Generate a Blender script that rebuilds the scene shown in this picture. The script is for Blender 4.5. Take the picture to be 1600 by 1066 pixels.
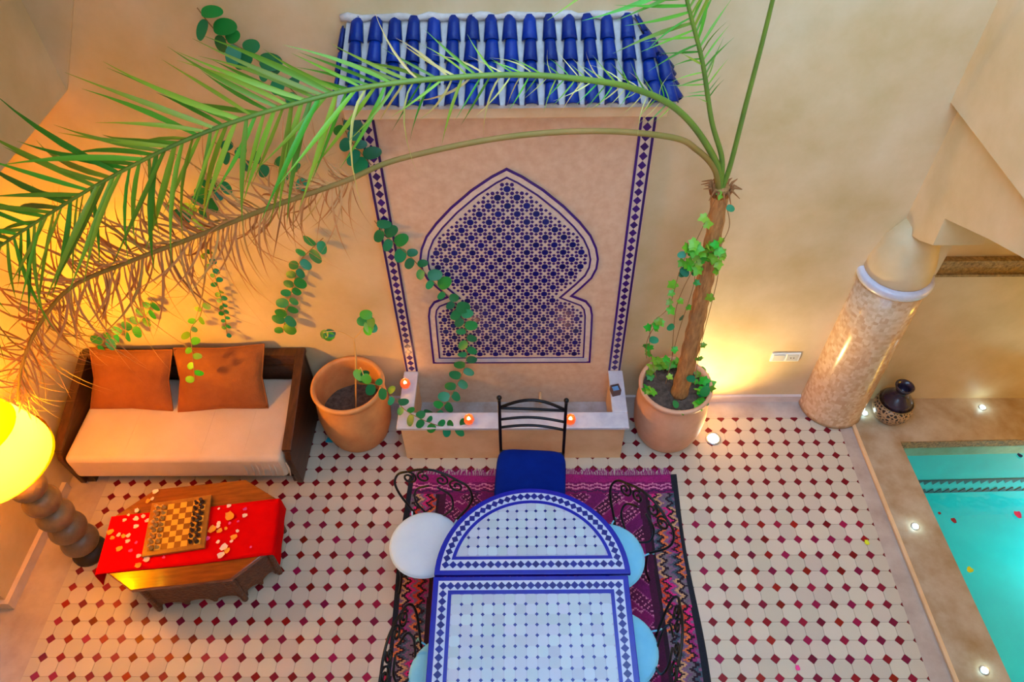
import bpy, bmesh, math, random
from mathutils import Vector, Matrix, Quaternion
rnd = random.Random(7)
PI = math.pi
for o in list(bpy.data.objects): bpy.data.objects.remove(o)
scene = bpy.context.scene
C = scene.collection

# ------------------------------------------------------------------ camera
CAM_H = 5.0
FPX = 1142.0
_N = Vector((25, 1039, FPX)).normalized()
_D = Vector((13, -1255, FPX)); _D = (_D - _N * _D.dot(_N)).normalized()
_R = _N.cross(_D)
if _R.x < 0: _R = -_R
def world_of(v): return Vector((_R.dot(v), _D.dot(v), -_N.dot(v)))
CAM = Vector((0, 0, CAM_H))
ax = world_of(Vector((1, 0, 0))); ay = world_of(Vector((0, -1, 0))); az = world_of(Vector((0, 0, -1)))
cam_data = bpy.data.cameras.new('camera'); cam = bpy.data.objects.new('camera', cam_data); C.objects.link(cam)
cam.matrix_world = Matrix(((ax.x, ay.x, az.x, 0), (ax.y, ay.y, az.y, 0), (ax.z, ay.z, az.z, CAM_H), (0, 0, 0, 1)))
cam_data.sensor_width = 36; cam_data.lens = FPX / 1600 * 36; cam_data.clip_end = 100
scene.camera = cam
def ray(px, py): return world_of(Vector((px - 800, py - 533, FPX)))
def at_z(px, py, z=0.0):
    r = ray(px, py); return CAM + r * ((z - CAM_H) / r.z)
def at_y(px, py, y):
    r = ray(px, py); return CAM + r * (y / r.y)
def to_px(p):
    d = Vector(p) - CAM; x = ax.dot(d); y = -ay.dot(d); z = -az.dot(d)
    return 800 + FPX * x / z, 533 + FPX * y / z

# ------------------------------------------------------------------ light
scene.view_settings.view_transform = 'Standard'
scene.view_settings.look = 'None'
scene.view_settings.gamma = 1.0
scene.view_settings.use_curve_mapping = False
scene.view_settings.exposure = 0.0
world = bpy.data.worlds.new('sky'); scene.world = world; world.use_nodes = True
bg = world.node_tree.nodes['Background']
bg.inputs[0].default_value = (0.39, 0.64, 1.0, 1); bg.inputs[1].default_value = 5.4
def lamp(name, kind, loc, power, col, radius=0.05, aim=None, spot=None, blend=0.5):
    l = bpy.data.lights.new(name, kind); l.energy = power; l.color = col; l.shadow_soft_size = radius
    if spot: l.spot_size = math.radians(spot); l.spot_blend = blend
    o = bpy.data.objects.new(name, l); C.objects.link(o); o.location = loc
    if aim is not None: o.rotation_euler = (Vector(aim) - Vector(loc)).to_track_quat('-Z', 'Y').to_euler()
    return o

# ------------------------------------------------------------------ materials
def srgb(r, g, b):
    def f(v):
        v /= 255.0
        return v / 12.92 if v <= 0.04045 else ((v + 0.055) / 1.055) ** 2.4
    return (f(r), f(g), f(b), 1.0)
MATS = {}
def M(name, col, rough=0.5, col2=None, nscale=4.0, bump=0.0, bscale=40.0, vary=0.0, metal=0.0, emit=None, estr=0.0, coat=0.0, huev=0.0, stretch=None, spec=0.5):
    m = bpy.data.materials.new(name); m.use_nodes = True; nt = m.node_tree; N = nt.nodes; L = nt.links
    b = N['Principled BSDF']; b.inputs['Roughness'].default_value = rough; b.inputs['Metallic'].default_value = metal
    b.inputs['Specular IOR Level'].default_value = spec
    if coat: b.inputs['Coat Weight'].default_value = coat; b.inputs['Coat Roughness'].default_value = 0.08
    out = None
    tc = N.new('ShaderNodeTexCoord'); vec = tc.outputs['Object']
    if stretch:
        mp = N.new('ShaderNodeMapping'); mp.inputs['Scale'].default_value = stretch; L.new(vec, mp.inputs[0]); vec = mp.outputs[0]
    if col2 is not None:
        nz = N.new('ShaderNodeTexNoise'); nz.inputs['Scale'].default_value = nscale; nz.inputs['Detail'].default_value = 5; nz.inputs['Roughness'].default_value = 0.6
        L.new(vec, nz.inputs['Vector'])
        rp = N.new('ShaderNodeValToRGB'); rp.color_ramp.elements[0].position = 0.32; rp.color_ramp.elements[1].position = 0.68
        rp.color_ramp.elements[0].color = col; rp.color_ramp.elements[1].color = col2
        L.new(nz.outputs['Fac'], rp.inputs[0]); out = rp.outputs[0]
    if vary or huev:
        oi = N.new('ShaderNodeObjectInfo'); hs = N.new('ShaderNodeHueSaturation')
        if out: L.new(out, hs.inputs['Color'])
        else: hs.inputs['Color'].default_value = col
        mr = N.new('ShaderNodeMapRange'); mr.inputs[3].default_value = 1 - vary; mr.inputs[4].default_value = 1 + vary
        L.new(oi.outputs['Random'], mr.inputs[0]); L.new(mr.outputs[0], hs.inputs['Value'])
        if huev:
            w = N.new('ShaderNodeTexWhiteNoise'); w.noise_dimensions = '1D'; L.new(oi.outputs['Random'], w.inputs['W'])
            m2 = N.new('ShaderNodeMapRange'); m2.inputs[3].default_value = 0.5 - huev; m2.inputs[4].default_value = 0.5 + huev
            L.new(w.outputs['Value'], m2.inputs[0]); L.new(m2.outputs[0], hs.inputs['Hue'])
        out = hs.outputs[0]
    if out: L.new(out, b.inputs['Base Color'])
    else: b.inputs['Base Color'].default_value = col
    if bump:
        bn = N.new('ShaderNodeTexNoise'); bn.inputs['Scale'].default_value = bscale; bn.inputs['Detail'].default_value = 4; L.new(vec, bn.inputs['Vector'])
        bp = N.new('ShaderNodeBump'); bp.inputs['Strength'].default_value = bump; bp.inputs['Distance'].default_value = 0.02
        L.new(bn.outputs['Fac'], bp.inputs['Height']); L.new(bp.outputs[0], b.inputs['Normal'])
    if emit: b.inputs['Emission Color'].default_value = emit; b.inputs['Emission Strength'].default_value = estr
    MATS[name] = m; return m
M('plaster', srgb(227, 201, 162), 0.55, srgb(205, 176, 126), 1.8, 0.12, 9)
M('marble_floor', srgb(200, 184, 172), 0.35, srgb(164, 142, 130), 3.0, 0.03, 20)
M('grout', srgb(176, 156, 140), 0.8)
M('floor_cream', srgb(206, 190, 170), 0.38, None, vary=0.10, huev=0.015)
M('floor_red', srgb(132, 12, 44), 0.35, None, vary=0.4, huev=0.02, spec=0.3)
M('deck_stone', srgb(196, 178, 156), 0.35, srgb(160, 128, 92), 3.5, 0.04, 14)
M('base_stone', srgb(226, 206, 196), 0.5, srgb(206, 186, 176), 6)
M('pool_plaster', srgb(0, 200, 206), 0.6, srgb(0, 180, 190), 1.6, 0.05, 6)
M('pool_tile', srgb(6, 70, 90), 0.3)
M('pool_trim', srgb(200, 150, 90), 0.3, srgb(96, 64, 36), 60, 0.2, 60)
M('panel_tan', srgb(228, 196, 166), 0.4, srgb(214, 174, 142), 14, 0.05, 30)
M('navy', srgb(24, 20, 108), 0.22, None, vary=0.3)
M('purple_navy', srgb(58, 20, 108), 0.25, None, vary=0.25)
M('cream_tile', srgb(232, 208, 192), 0.35, srgb(216, 190, 170), 30)
M('white_marble', srgb(216, 212, 218), 0.3, srgb(190, 186, 200), 9, 0.02, 20)
M('trough_plaster', srgb(236, 196, 152), 0.55, srgb(220, 174, 126), 4, 0.06, 20)
M('basin_stone', srgb(190, 186, 190), 0.4, srgb(160, 140, 124), 7)
M('mortar', srgb(206, 198, 194), 0.8, srgb(176, 166, 160), 12, 0.25, 50)
M('roof_blue', srgb(4, 34, 112), 0.3, srgb(6, 46, 132), 18, 0.06, 40, vary=0.3, spec=0.25)
M('terracotta', srgb(230, 160, 98), 0.6, srgb(210, 136, 78), 6, 0.1, 40)
M('terracotta_pale', srgb(234, 180, 146), 0.6, srgb(218, 160, 124), 6, 0.1, 40)
M('soil', srgb(70, 58, 50), 0.95, srgb(110, 92, 80), 30, 0.6, 60)
M('dark_wood', srgb(84, 46, 24), 0.4, srgb(56, 28, 14), 5, 0.08, 30, stretch=(8, 1.2, 8))
M('table_wood', srgb(146, 74, 26), 0.16, srgb(116, 54, 18), 5, 0.03, 30, coat=0.6, stretch=(1.2, 10, 8))
M('carved_wood', srgb(118, 66, 30), 0.4, srgb(84, 44, 20), 30, 0.5, 50)
M('sheet', srgb(222, 200, 180), 0.85, srgb(210, 186, 162), 3, 0.12, 120)
M('pillow_orange', srgb(158, 88, 38), 0.85, srgb(140, 74, 30), 8, 0.15, 90)
M('red_cloth', srgb(222, 4, 6), 0.95, srgb(206, 2, 6), 5, 0.08, 150, spec=0.05)
M('iron', srgb(18, 16, 20), 0.4, metal=0.4)
M('white_cushion', srgb(200, 222, 242), 0.8, srgb(190, 214, 238), 5, 0.05, 60)
M('cyan_cushion', srgb(132, 210, 240), 0.8, srgb(114, 196, 232), 5, 0.05, 60)
M('blue_cushion', srgb(0, 36, 132), 0.9, srgb(0, 28, 116), 5, 0.1, 80, spec=0.1)
M('table_blue', srgb(8, 26, 172), 0.25, srgb(4, 20, 156), 12)
M('table_diamond', srgb(18, 30, 130), 0.25, vary=0.25)
M('table_white', srgb(176, 194, 214), 0.3, None, vary=0.09, huev=0.025)
M('table_grout', srgb(160, 168, 200), 0.7)
M('table_band', srgb(196, 206, 232), 0.35)
M('trunk', srgb(206, 152, 92), 0.8, srgb(158, 106, 60), 10, 0.5, 30, stretch=(6, 6, 1))
M('fibre', srgb(150, 96, 52), 0.9)
M('rachis', srgb(120, 150, 50), 0.5, srgb(96, 130, 50), 5)
M('rachis_dry', srgb(170, 130, 70), 0.7, srgb(130, 120, 50), 4)
M('leaf_palm', srgb(110, 160, 40), 0.45, None, vary=0.4, huev=0.05)
M('leaf_dry', srgb(190, 140, 80), 0.7, None, vary=0.35, huev=0.02)
M('leaf_cream', srgb(214, 206, 120), 0.6, None, vary=0.25, huev=0.05)
M('leaf_vine', srgb(20, 128, 72), 0.4, None, vary=0.35, huev=0.03)
M('leaf_bright', srgb(96, 170, 34), 0.45, None, vary=0.35, huev=0.05)
M('stem', srgb(150, 110, 66), 0.8)
M('stem_pale', srgb(226, 180, 110), 0.7)
M('ceramic_ball', srgb(140, 116, 92), 0.35, srgb(104, 84, 66), 7, 0.05, 30)
M('lamp_foot', srgb(60, 46, 34), 0.5)
M('plastic_white', srgb(240, 238, 230), 0.4)
M('plastic_grey', srgb(196, 194, 190), 0.4)
M('vase_dark', srgb(52, 40, 66), 0.25, srgb(36, 26, 40), 6, coat=0.4)
M('chess_light', srgb(238, 176, 60), 0.35); M('chess_dark', srgb(140, 84, 24), 0.35)
M('board_wood', srgb(176, 116, 44), 0.35, srgb(150, 94, 34), 20)
M('piece_light', srgb(196, 150, 80), 0.35, None, vary=0.2); M('piece_dark', srgb(70, 52, 44), 0.25, None, vary=0.3)
M('petal_pale', srgb(252, 214, 190), 0.6, None, vary=0.1); M('petal_orange', srgb(250, 160, 40), 0.6, None, vary=0.15)
M('petal_pink', srgb(232, 60, 140), 0.6, None, vary=0.15); M('petal_red', srgb(150, 20, 40), 0.6); M('petal_yellow', srgb(220, 220, 30), 0.6)
M('petal_blue', srgb(20, 40, 120), 0.6); M('confetti', srgb(30, 170, 200), 0.4)
M('light_rim', srgb(190, 190, 190), 0.3, metal=0.8)
M('led', (1, 1, 1, 1), 0.4, emit=(0.75, 0.97, 1, 1), estr=6)
M('uplight_lens', (1, 1, 1, 1), 0.4, emit=(1, 0.93, 0.75, 1), estr=30)
M('flame', (1, 0.6, 0.1, 1), 0.5, emit=(1, 0.72, 0.22, 1), estr=8)
M('candle_glass', srgb(200, 50, 24), 0.15, emit=(1, 0.16, 0.03, 1), estr=0.7)
M('lantern_brown', srgb(96, 62, 52), 0.5); M('frost_glass', srgb(120, 160, 200), 0.2)
M('frieze', srgb(190, 150, 90), 0.6, srgb(120, 92, 50), 40, 0.5, 60)
M('bulb', (1, 1, 1, 1), 0.4, emit=(1, 0.85, 0.45, 1), estr=20)
def nodes_mat(name):
    m = bpy.data.materials.new(name); m.use_nodes = True; MATS[name] = m
    return m, m.node_tree.nodes, m.node_tree.links
# zellige column: small mosaic tesserae with a few glossy ones
m, N, L = nodes_mat('column_mosaic'); b = N['Principled BSDF']
tc = N.new('ShaderNodeTexCoord'); vo = N.new('ShaderNodeTexVoronoi'); vo.inputs['Scale'].default_value = 38; vo.inputs['Randomness'].default_value = 0.25; L.new(tc.outputs['Object'], vo.inputs['Vector'])
rp = N.new('ShaderNodeValToRGB'); rp.color_ramp.elements[0].color = srgb(204, 160, 120); rp.color_ramp.elements[1].color = srgb(228, 196, 160)
sep = N.new('ShaderNodeSeparateColor'); L.new(vo.outputs['Color'], sep.inputs[0]); L.new(sep.outputs[0], rp.inputs[0]); L.new(rp.outputs[0], b.inputs['Base Color'])
b.inputs['Roughness'].default_value = 0.2
bp = N.new('ShaderNodeBump'); bp.inputs['Strength'].default_value = 0.35; bp.inputs['Distance'].default_value = 0.01; L.new(sep.outputs[1], bp.inputs['Height']); L.new(bp.outputs[0], b.inputs['Normal'])
# vase body: pale scribbled relief on dark glaze
m, N, L = nodes_mat('vase_pattern'); b = N['Principled BSDF']; tc = N.new('ShaderNodeTexCoord')
vo = N.new('ShaderNodeTexVoronoi'); vo.feature = 'DISTANCE_TO_EDGE'; vo.inputs['Scale'].default_value = 34; L.new(tc.outputs['Object'], vo.inputs['Vector'])
rp = N.new('ShaderNodeValToRGB'); rp.color_ramp.elements[0].color = srgb(190, 150, 110); rp.color_ramp.elements[0].position = 0.1; rp.color_ramp.elements[1].color = srgb(40, 30, 30); rp.color_ramp.elements[1].position = 0.2
L.new(vo.outputs['Distance'], rp.inputs[0]); L.new(rp.outputs[0], b.inputs['Base Color']); b.inputs['Roughness'].default_value = 0.3
# rug: woven colours kept per face
m, N, L = nodes_mat('rug_weave'); b = N['Principled BSDF']; at = N.new('ShaderNodeVertexColor'); at.layer_name = 'weave'
L.new(at.outputs['Color'], b.inputs['Base Color']); b.inputs['Roughness'].default_value = 0.95
tc = N.new('ShaderNodeTexCoord'); nz = N.new('ShaderNodeTexNoise'); nz.inputs['Scale'].default_value = 160; L.new(tc.outputs['Object'], nz.inputs['Vector'])
bp = N.new('ShaderNodeBump'); bp.inputs['Strength'].default_value = 0.5; bp.inputs['Distance'].default_value = 0.004; L.new(nz.outputs['Fac'], bp.inputs['Height']); L.new(bp.outputs[0], b.inputs['Normal'])
# water: clear with fresnel gloss
m, N, L = nodes_mat('water'); out = N['Material Output']; N.remove(N['Principled BSDF'])
tr = N.new('ShaderNodeBsdfTransparent'); tr.inputs[0].default_value = (0.72, 0.98, 0.97, 1); gl = N.new('ShaderNodeBsdfGlossy'); gl.inputs['Roughness'].default_value = 0.04
fr = N.new('ShaderNodeFresnel'); fr.inputs[0].default_value = 1.33; mx = N.new('ShaderNodeMixShader')
nz = N.new('ShaderNodeTexNoise'); nz.inputs['Scale'].default_value = 5; bp = N.new('ShaderNodeBump'); bp.inputs['Strength'].default_value = 0.15; bp.inputs['Distance'].default_value = 0.03
tc = N.new('ShaderNodeTexCoord'); L.new(tc.outputs['Object'], nz.inputs['Vector']); L.new(nz.outputs['Fac'], bp.inputs['Height']); L.new(bp.outputs[0], gl.inputs['Normal'])
L.new(fr.outputs[0], mx.inputs[0]); L.new(tr.outputs[0], mx.inputs[1]); L.new(gl.outputs[0], mx.inputs[2]); L.new(mx.outputs[0], out.inputs[0])
# lamp shade: thin parchment glowing from the bulb inside
m, N, L = nodes_mat('lamp_shade'); out = N['Material Output']; N.remove(N['Principled BSDF'])
tr = N.new('ShaderNodeBsdfTransparent'); tr.inputs[0].default_value = (1.0, 0.55, 0.05, 1); em = N.new('ShaderNodeEmission'); em.inputs[0].default_value = (1, 0.62, 0.0, 1); em.inputs[1].default_value = 2.6
df = N.new('ShaderNodeBsdfTranslucent'); df.inputs[0].default_value = (0.9, 0.6, 0.1, 1)
m1 = N.new('ShaderNodeMixShader'); m1.inputs[0].default_value = 0.25; L.new(tr.outputs[0], m1.inputs[1]); L.new(df.outputs[0], m1.inputs[2])
m2 = N.new('ShaderNodeMixShader'); m2.inputs[0].default_value = 0.3; L.new(m1.outputs[0], m2.inputs[1]); L.new(em.outputs[0], m2.inputs[2]); L.new(m2.outputs[0], out.inputs[0])

m, N, L = nodes_mat('upper_filter_tint'); out = N['Material Output']; N.remove(N['Principled BSDF'])  # tint of the added disc that dims lamp light going up
tr = N.new('ShaderNodeBsdfTransparent'); tr.inputs[0].default_value = (0.34, 0.17, 0.02, 1); df = N.new('ShaderNodeBsdfTranslucent'); df.inputs[0].default_value = (0.85, 0.55, 0.02, 1)
m1 = N.new('ShaderNodeMixShader'); m1.inputs[0].default_value = 0.5; L.new(tr.outputs[0], m1.inputs[1]); L.new(df.outputs[0], m1.inputs[2]); L.new(m1.outputs[0], out.inputs[0])

m, N, L = nodes_mat('lower_filter_tint'); out = N['Material Output']; N.remove(N['Principled BSDF'])  # tint of the added disc that dims lamp light going down
tr = N.new('ShaderNodeBsdfTransparent'); tr.inputs[0].default_value = (0.46, 0.26, 0.01, 1); df = N.new('ShaderNodeBsdfTranslucent'); df.inputs[0].default_value = (0.85, 0.5, 0.02, 1)
m1 = N.new('ShaderNodeMixShader'); m1.inputs[0].default_value = 0.4; L.new(tr.outputs[0], m1.inputs[1]); L.new(df.outputs[0], m1.inputs[2]); L.new(m1.outputs[0], out.inputs[0])

# ------------------------------------------------------------------ mesh helpers
class MB:
    def __init__(s): s.v = []; s.f = []
    def poly_prism(s, pts3, off):
        """extrude a closed polygon of 3D points by vector off"""
        n = len(pts3); b = len(s.v); off = Vector(off)
        s.v += [Vector(p) for p in pts3] + [Vector(p) + off for p in pts3]
        s.f.append(tuple(range(b + n - 1, b - 1, -1))); s.f.append(tuple(range(b + n, b + 2 * n)))
        for i in range(n): j = (i + 1) % n; s.f.append((b + i, b + j, b + n + j, b + n + i))
        return s
    def box(s, x0, x1, y0, y1, z0, z1):
        return s.poly_prism([(x0, y0, z0), (x1, y0, z0), (x1, y1, z0), (x0, y1, z0)], (0, 0, z1 - z0))
    def tube(s, pts, r, n=8, cap=True, closed=False):
        pts = [Vector(p) for p in pts]; k = len(pts); rs = r if isinstance(r, (list, tuple)) else [r] * k
        b = len(s.v); up = None
        for i, p in enumerate(pts):
            a = pts[(i - 1) % k] if (closed or i > 0) else p; c = pts[(i + 1) % k] if (closed or i < k - 1) else p
            t = (c - a).normalized()
            if up is None:
                up = t.orthogonal().normalized()
            up = (up - t * up.dot(t))
            up = up.normalized() if up.length > 1e-6 else t.orthogonal().normalized()
            w = t.cross(up)
            for q in range(n):
                an = 2 * PI * q / n; s.v.append(p + (up * math.cos(an) + w * math.sin(an)) * rs[i])
        m = k if closed else k - 1
        for i in range(m):
            for q in range(n):
                i2 = (i + 1) % k; q2 = (q + 1) % n
                s.f.append((b + i * n + q, b + i * n + q2, b + i2 * n + q2, b + i2 * n + q))
        if cap and not closed:
            s.f.append(tuple(b + q for q in range(n - 1, -1, -1))); s.f.append(tuple(b + (k - 1) * n + q for q in range(n)))
        return s
    def lathe(s, prof, c=(0, 0, 0), n=32, cap=True):
        b = len(s.v); k = len(prof); c = Vector(c)
        for (r, z) in prof:
            for q in range(n):
                a = 2 * PI * q / n; s.v.append(c + Vector((r * math.cos(a), r * math.sin(a), z)))
        for i in range(k - 1):
            for q in range(n):
                q2 = (q + 1) % n; s.f.append((b + i * n + q, b + i * n + q2, b + (i + 1) * n + q2, b + (i + 1) * n + q))
        if cap:
            s.f.append(tuple(b + q for q in range(n - 1, -1, -1))); s.f.append(tuple(b + (k - 1) * n + q for q in range(n)))
        return s
    def grid(s, fn, nu, nv):
        b = len(s.v)
        for i in range(nu + 1):
            for j in range(nv + 1): s.v.append(Vector(fn(i / nu, j / nv)))
        for i in range(nu):
            for j in range(nv):
                a = b + i * (nv + 1) + j; s.f.append((a, a + nv + 1, a + nv + 2, a + 1))
        return s
    def mesh(s, name, mat, smooth=False, origin=(0, 0, 0)):
        o = Vector(origin); me = bpy.data.meshes.new(name); me.from_pydata([tuple(v - o) for v in s.v], [], s.f); me.update()
        bm = bmesh.new(); bm.from_mesh(me); bmesh.ops.recalc_face_normals(bm, faces=bm.faces); bm.to_mesh(me); bm.free()
        if smooth:
            for p in me.polygons: p.use_smooth = True
        me.materials.append(MATS[mat]); return me
    def build(s, name, mat, parent=None, smooth=False, bevel=0, sub=0, solid=0):
        """geometry given in world coordinates; the object's origin is its thing's origin"""
        org = ORG.get(parent.name, Vector()) if parent else Vector()
        o = bpy.data.objects.new(name, s.mesh(name, mat, smooth, org)); C.objects.link(o)
        if parent: o.parent = parent; ORG[o.name] = org
        else: ORG[o.name] = Vector()
        if solid: md = o.modifiers.new('solid', 'SOLIDIFY'); md.thickness = solid; md.offset = 0
        if bevel: md = o.modifiers.new('bevel', 'BEVEL'); md.width = bevel; md.segments = 2; md.limit_method = 'ANGLE'
        if sub: md = o.modifiers.new('sub', 'SUBSURF'); md.levels = sub; md.render_levels = sub
        if smooth and bevel: 
            md = o.modifiers.new('wn', 'WEIGHTED_NORMAL')
        return o
ORG = {}
def tag(o, label=None, cat=None, group=None, kind=None):
    if label: o['label'] = label
    if cat: o['category'] = cat
    if group: o['group'] = group
    if kind: o['kind'] = kind
    return o
def thing(name, label, cat, loc=(0, 0, 0), rotz=0.0, group=None, kind=None):
    o = bpy.data.objects.new(name, None); C.objects.link(o); o.location = loc; o.rotation_euler = (0, 0, rotz); o.empty_display_size = 0.1
    ORG[o.name] = Vector(loc) if not rotz else Vector()     # rotated things are built in local coordinates
    return tag(o, label, cat, group, kind)
def inst(name, me, parent, loc, rot=None, scale=None, matrix=None):
    """a piece sharing mesh data, loc in world coordinates (local for rotated things)"""
    o = bpy.data.objects.new(name, me); C.objects.link(o)
    org = ORG.get(parent.name, Vector()) if parent else Vector()
    if parent: o.parent = parent; ORG[o.name] = org
    if matrix is not None:
        mm = matrix.copy(); mm.translation = mm.translation - org; o.matrix_basis = mm
    else:
        o.location = Vector(loc) - org
        if rot: o.rotation_euler = rot
        if scale: o.scale = scale
    return o
def struct(mb, name, mat, **k): return tag(mb.build(name, mat, None, **k), kind='structure')
def spline(pts, n=8):
    """Catmull-Rom through points"""
    P = [Vector(p) for p in pts]; out = []
    for i in range(len(P) - 1):
        p0 = P[max(i - 1, 0)]; p1 = P[i]; p2 = P[i + 1]; p3 = P[min(i + 2, len(P) - 1)]
        for k in range(n):
            t = k / n
            out.append(0.5 * ((2 * p1) + (p2 - p0) * t + (2 * p0 - 5 * p1 + 4 * p2 - p3) * t * t + (3 * p1 - p0 - 3 * p2 + p3) * t ** 3))
    out.append(P[-1]); return out
def clip_half(poly, a, b, c):
    """keep the part of a 2D polygon with a*x+b*y<=c"""
    out = []
    for i in range(len(poly)):
        p = poly[i]; q = poly[(i + 1) % len(poly)]; dp = a * p[0] + b * p[1] - c; dq = a * q[0] + b * q[1] - c
        if dp <= 0: out.append(p)
        if (dp < 0 < dq) or (dq < 0 < dp):
            t = dp / (dp - dq); out.append((p[0] + (q[0] - p[0]) * t, p[1] + (q[1] - p[1]) * t))
    return out
def area2(poly): return abs(sum(poly[i][0] * poly[(i + 1) % len(poly)][1] - poly[(i + 1) % len(poly)][0] * poly[i][1] for i in range(len(poly)))) / 2
def inside(poly, x, y):
    r = False; n = len(poly)
    for i in range(n):
        x1, y1 = poly[i]; x2, y2 = poly[(i + 1) % n]
        if (y1 > y) != (y2 > y) and x < (x2 - x1) * (y - y1) / (y2 - y1) + x1: r = not r
    return r
def offset_poly(poly, d):
    """move every edge of a CCW polygon inwards by d"""
    n = len(poly); out = []
    for i in range(n):
        p0 = Vector(poly[i - 1]); p1 = Vector(poly[i]); p2 = Vector(poly[(i + 1) % n])
        e1 = (p1 - p0).normalized(); e2 = (p2 - p1).normalized()
        n1 = Vector((-e1.y, e1.x)); n2 = Vector((-e2.y, e2.x)); b = (n1 + n2)
        if b.length < 1e-6: out.append(tuple(p1 + n1 * d)); continue
        b.normalize(); out.append(tuple(p1 + b * (d / max(0.45, b.dot(n1)))))
    return out

# ================================================================== THE SETTING
W = 3.853
struct(MB().box(-4.9, 5.7, W, W + 0.25, -1.6, 6.6), 'wall_back', 'plaster')
wl = MB().box(-4.9, -2.6, -2.4, W, 2.92, 5.4)
wl.poly_prism([(-2.6, W, 2.92), (-2.6, W, 5.4), (-2.02, W, 5.4), (-2.02, W, 4.0)], (0, -0.015, 0))
struct(wl, 'wall_left', 'plaster')
struct(MB().box(-4.9, -0.9, -2.4, W, 4.68, 4.85).box(-1.0, -0.9, -2.4, W, 4.85, 5.75), 'unseen_shade_slab', 'plaster')   # slab and parapet out of view, added to shade the lamp side
struct(MB().box(-4.3, -3.62, 2.06, W, 0, 2.92), 'wall_left_lower', 'plaster')
struct(MB().box(-4.9, -4.7, -2.4, 2.06, 0, 2.92), 'wall_left_recess', 'plaster')
struct(MB().box(-3.62, -3.585, 2.06, 3.0, 0, 0.09).box(-4.3, -3.585, 2.03, 2.06, 0, 0.09), 'baseboard_left', 'base_stone')
struct(MB().box(2.45, 5.7, -2.4, W, 2.78, 10.5), 'wall_right', 'plaster')  # raised far above the view to hold daylight off the left side
arch = [(W, 1.56), (3.72, 1.56), (3.72, 1.91), (3.62, 1.95), (3.48, 2.03), (3.50, 2.22), (3.1, 2.40), (2.85, 2.50), (2.3, 2.70), (1.75, 2.5), (1.1, 2.22), (1.12, 2.03), (0.88, 1.91), (0.88, 0), (0.5, 0), (0.5, 2.78), (W, 2.78)]
struct(MB().poly_prism([(2.515, y, z) for y, z in arch], (0.30, 0, 0)), 'wall_right_arch', 'plaster')
struct(MB().box(5.5, 5.7, -2.4, W, -1.6, 2.78), 'wall_right_alcove', 'plaster')
struct(MB().box(-4.9, 5.7, -1.4, -1.2, -1.6, 4.2), 'wall_near', 'plaster')  # unseen wall, added so daylight comes mostly from above
struct(MB().box(0.80, 2.37, W - 0.025, W, 0, 0.075).box(-1.5, -0.99, W - 0.025, W, 0, 0.075), 'baseboard_back', 'base_stone')
struct(MB().box(2.85, 5.5, W - 0.05, W, 1.50, 1.61).box(2.85, 5.5, W - 0.07, W, 1.48, 1.50), 'trim_1', 'frieze')

# floor slab with octagon and diamond tiles
XL, XR, YT = -3.32, 2.60, 3.665
floor = struct(MB().box(-4.7, 2.76, -2.4, W, -0.2, -0.003), 'floor', 'grout')
mar = MB()
mar.poly_prism([(-4.7, -2.4, -0.003), (XL, -2.4, -0.003), (XL, W, -0.003), (-4.7, W, -0.003)], (0, 0, 0.004))
mar.poly_prism([(XL, YT, -0.003), (2.70, YT, -0.003), (2.70, W, -0.003), (XL, W, -0.003)], (0, 0, 0.004))
mar.poly_prism([(XR, -2.4, -0.003), (2.80, -2.4, -0.003), (2.70, YT, -0.003), (XR, YT, -0.003)], (0, 0, 0.004))
mar.build('border_slab', 'marble_floor', floor)
PT = 0.122; sq = PT * 0.265
def dia(x, y): return [(x + sq, y), (x, y + sq), (x - sq, y), (x, y - sq)]
def octo(x, y):
    h = PT / 2 - 0.0012; k = PT / 2 - sq - 0.001
    return [(x + h, y - k), (x + h, y + k), (x + k, y + h), (x - k, y + h), (x - h, y + k), (x - h, y - k), (x - k, y - h), (x + k, y - h)]
def clipf(p):
    for h in ((-1, 0, -XL), (1, 0, XR), (0, 1, YT)): p = clip_half(p, *h) if p else p
    return p
blocked = [(-0.9, 1.15, -1, 3.1), (-0.97, 0.78, 3.25, 4), (-3.45, -1.72, 3.0, 4), (-2.75, -1.85, 2.1, 2.7)]
for kind, fn, mat in (('diamond', dia, 'floor_red'), ('octagon', octo, 'floor_cream')):
    whole, rest = [], []
    x0 = 1.275 + (PT / 2 if kind == 'octagon' else 0); y0 = 3.045 + (PT / 2 if kind == 'octagon' else 0)
    for i in range(-42, 14):
        for j in range(-26, 9):
            x, y = x0 + i * PT, y0 + j * PT; p = fn(x, y)
            if not p: continue
            q = clipf(p)
            if len(q) < 3 or area2(q) < 1e-5: continue
            px, py = to_px((x, y, 0))
            free = not any(a < x < b_ and c < y < d for a, b_, c, d in blocked)
            if area2(q) > area2(p) * 0.999 and free and 0 < px < 1600 and py < 1066: whole.append((y, x))
            else: rest.append(q)
    whole.sort(); take = whole[:300]; rest += [fn(x, y) for y, x in whole[300:]]
    me = MB().poly_prism([(a, b_, -0.003) for a, b_ in fn(0, 0)], (0, 0, 0.0045 if kind == 'octagon' else 0.005)).mesh(kind + '_tile', mat)
    for y, x in take:
        inst(kind + '_tile', me, floor, (x, y, rnd.uniform(-0.0007, 0.0007)), (rnd.uniform(-0.006, 0.006), rnd.uniform(-0.006, 0.006), rnd.uniform(-0.02, 0.02)))
    mb = MB()
    for q in rest: mb.poly_prism([(a, b_, -0.003) for a, b_ in q], (0, 0, 0.0045 if kind == 'octagon' else 0.005))
    tag(mb.build(kind + '_tiles', mat, floor), kind='stuff')

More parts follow.
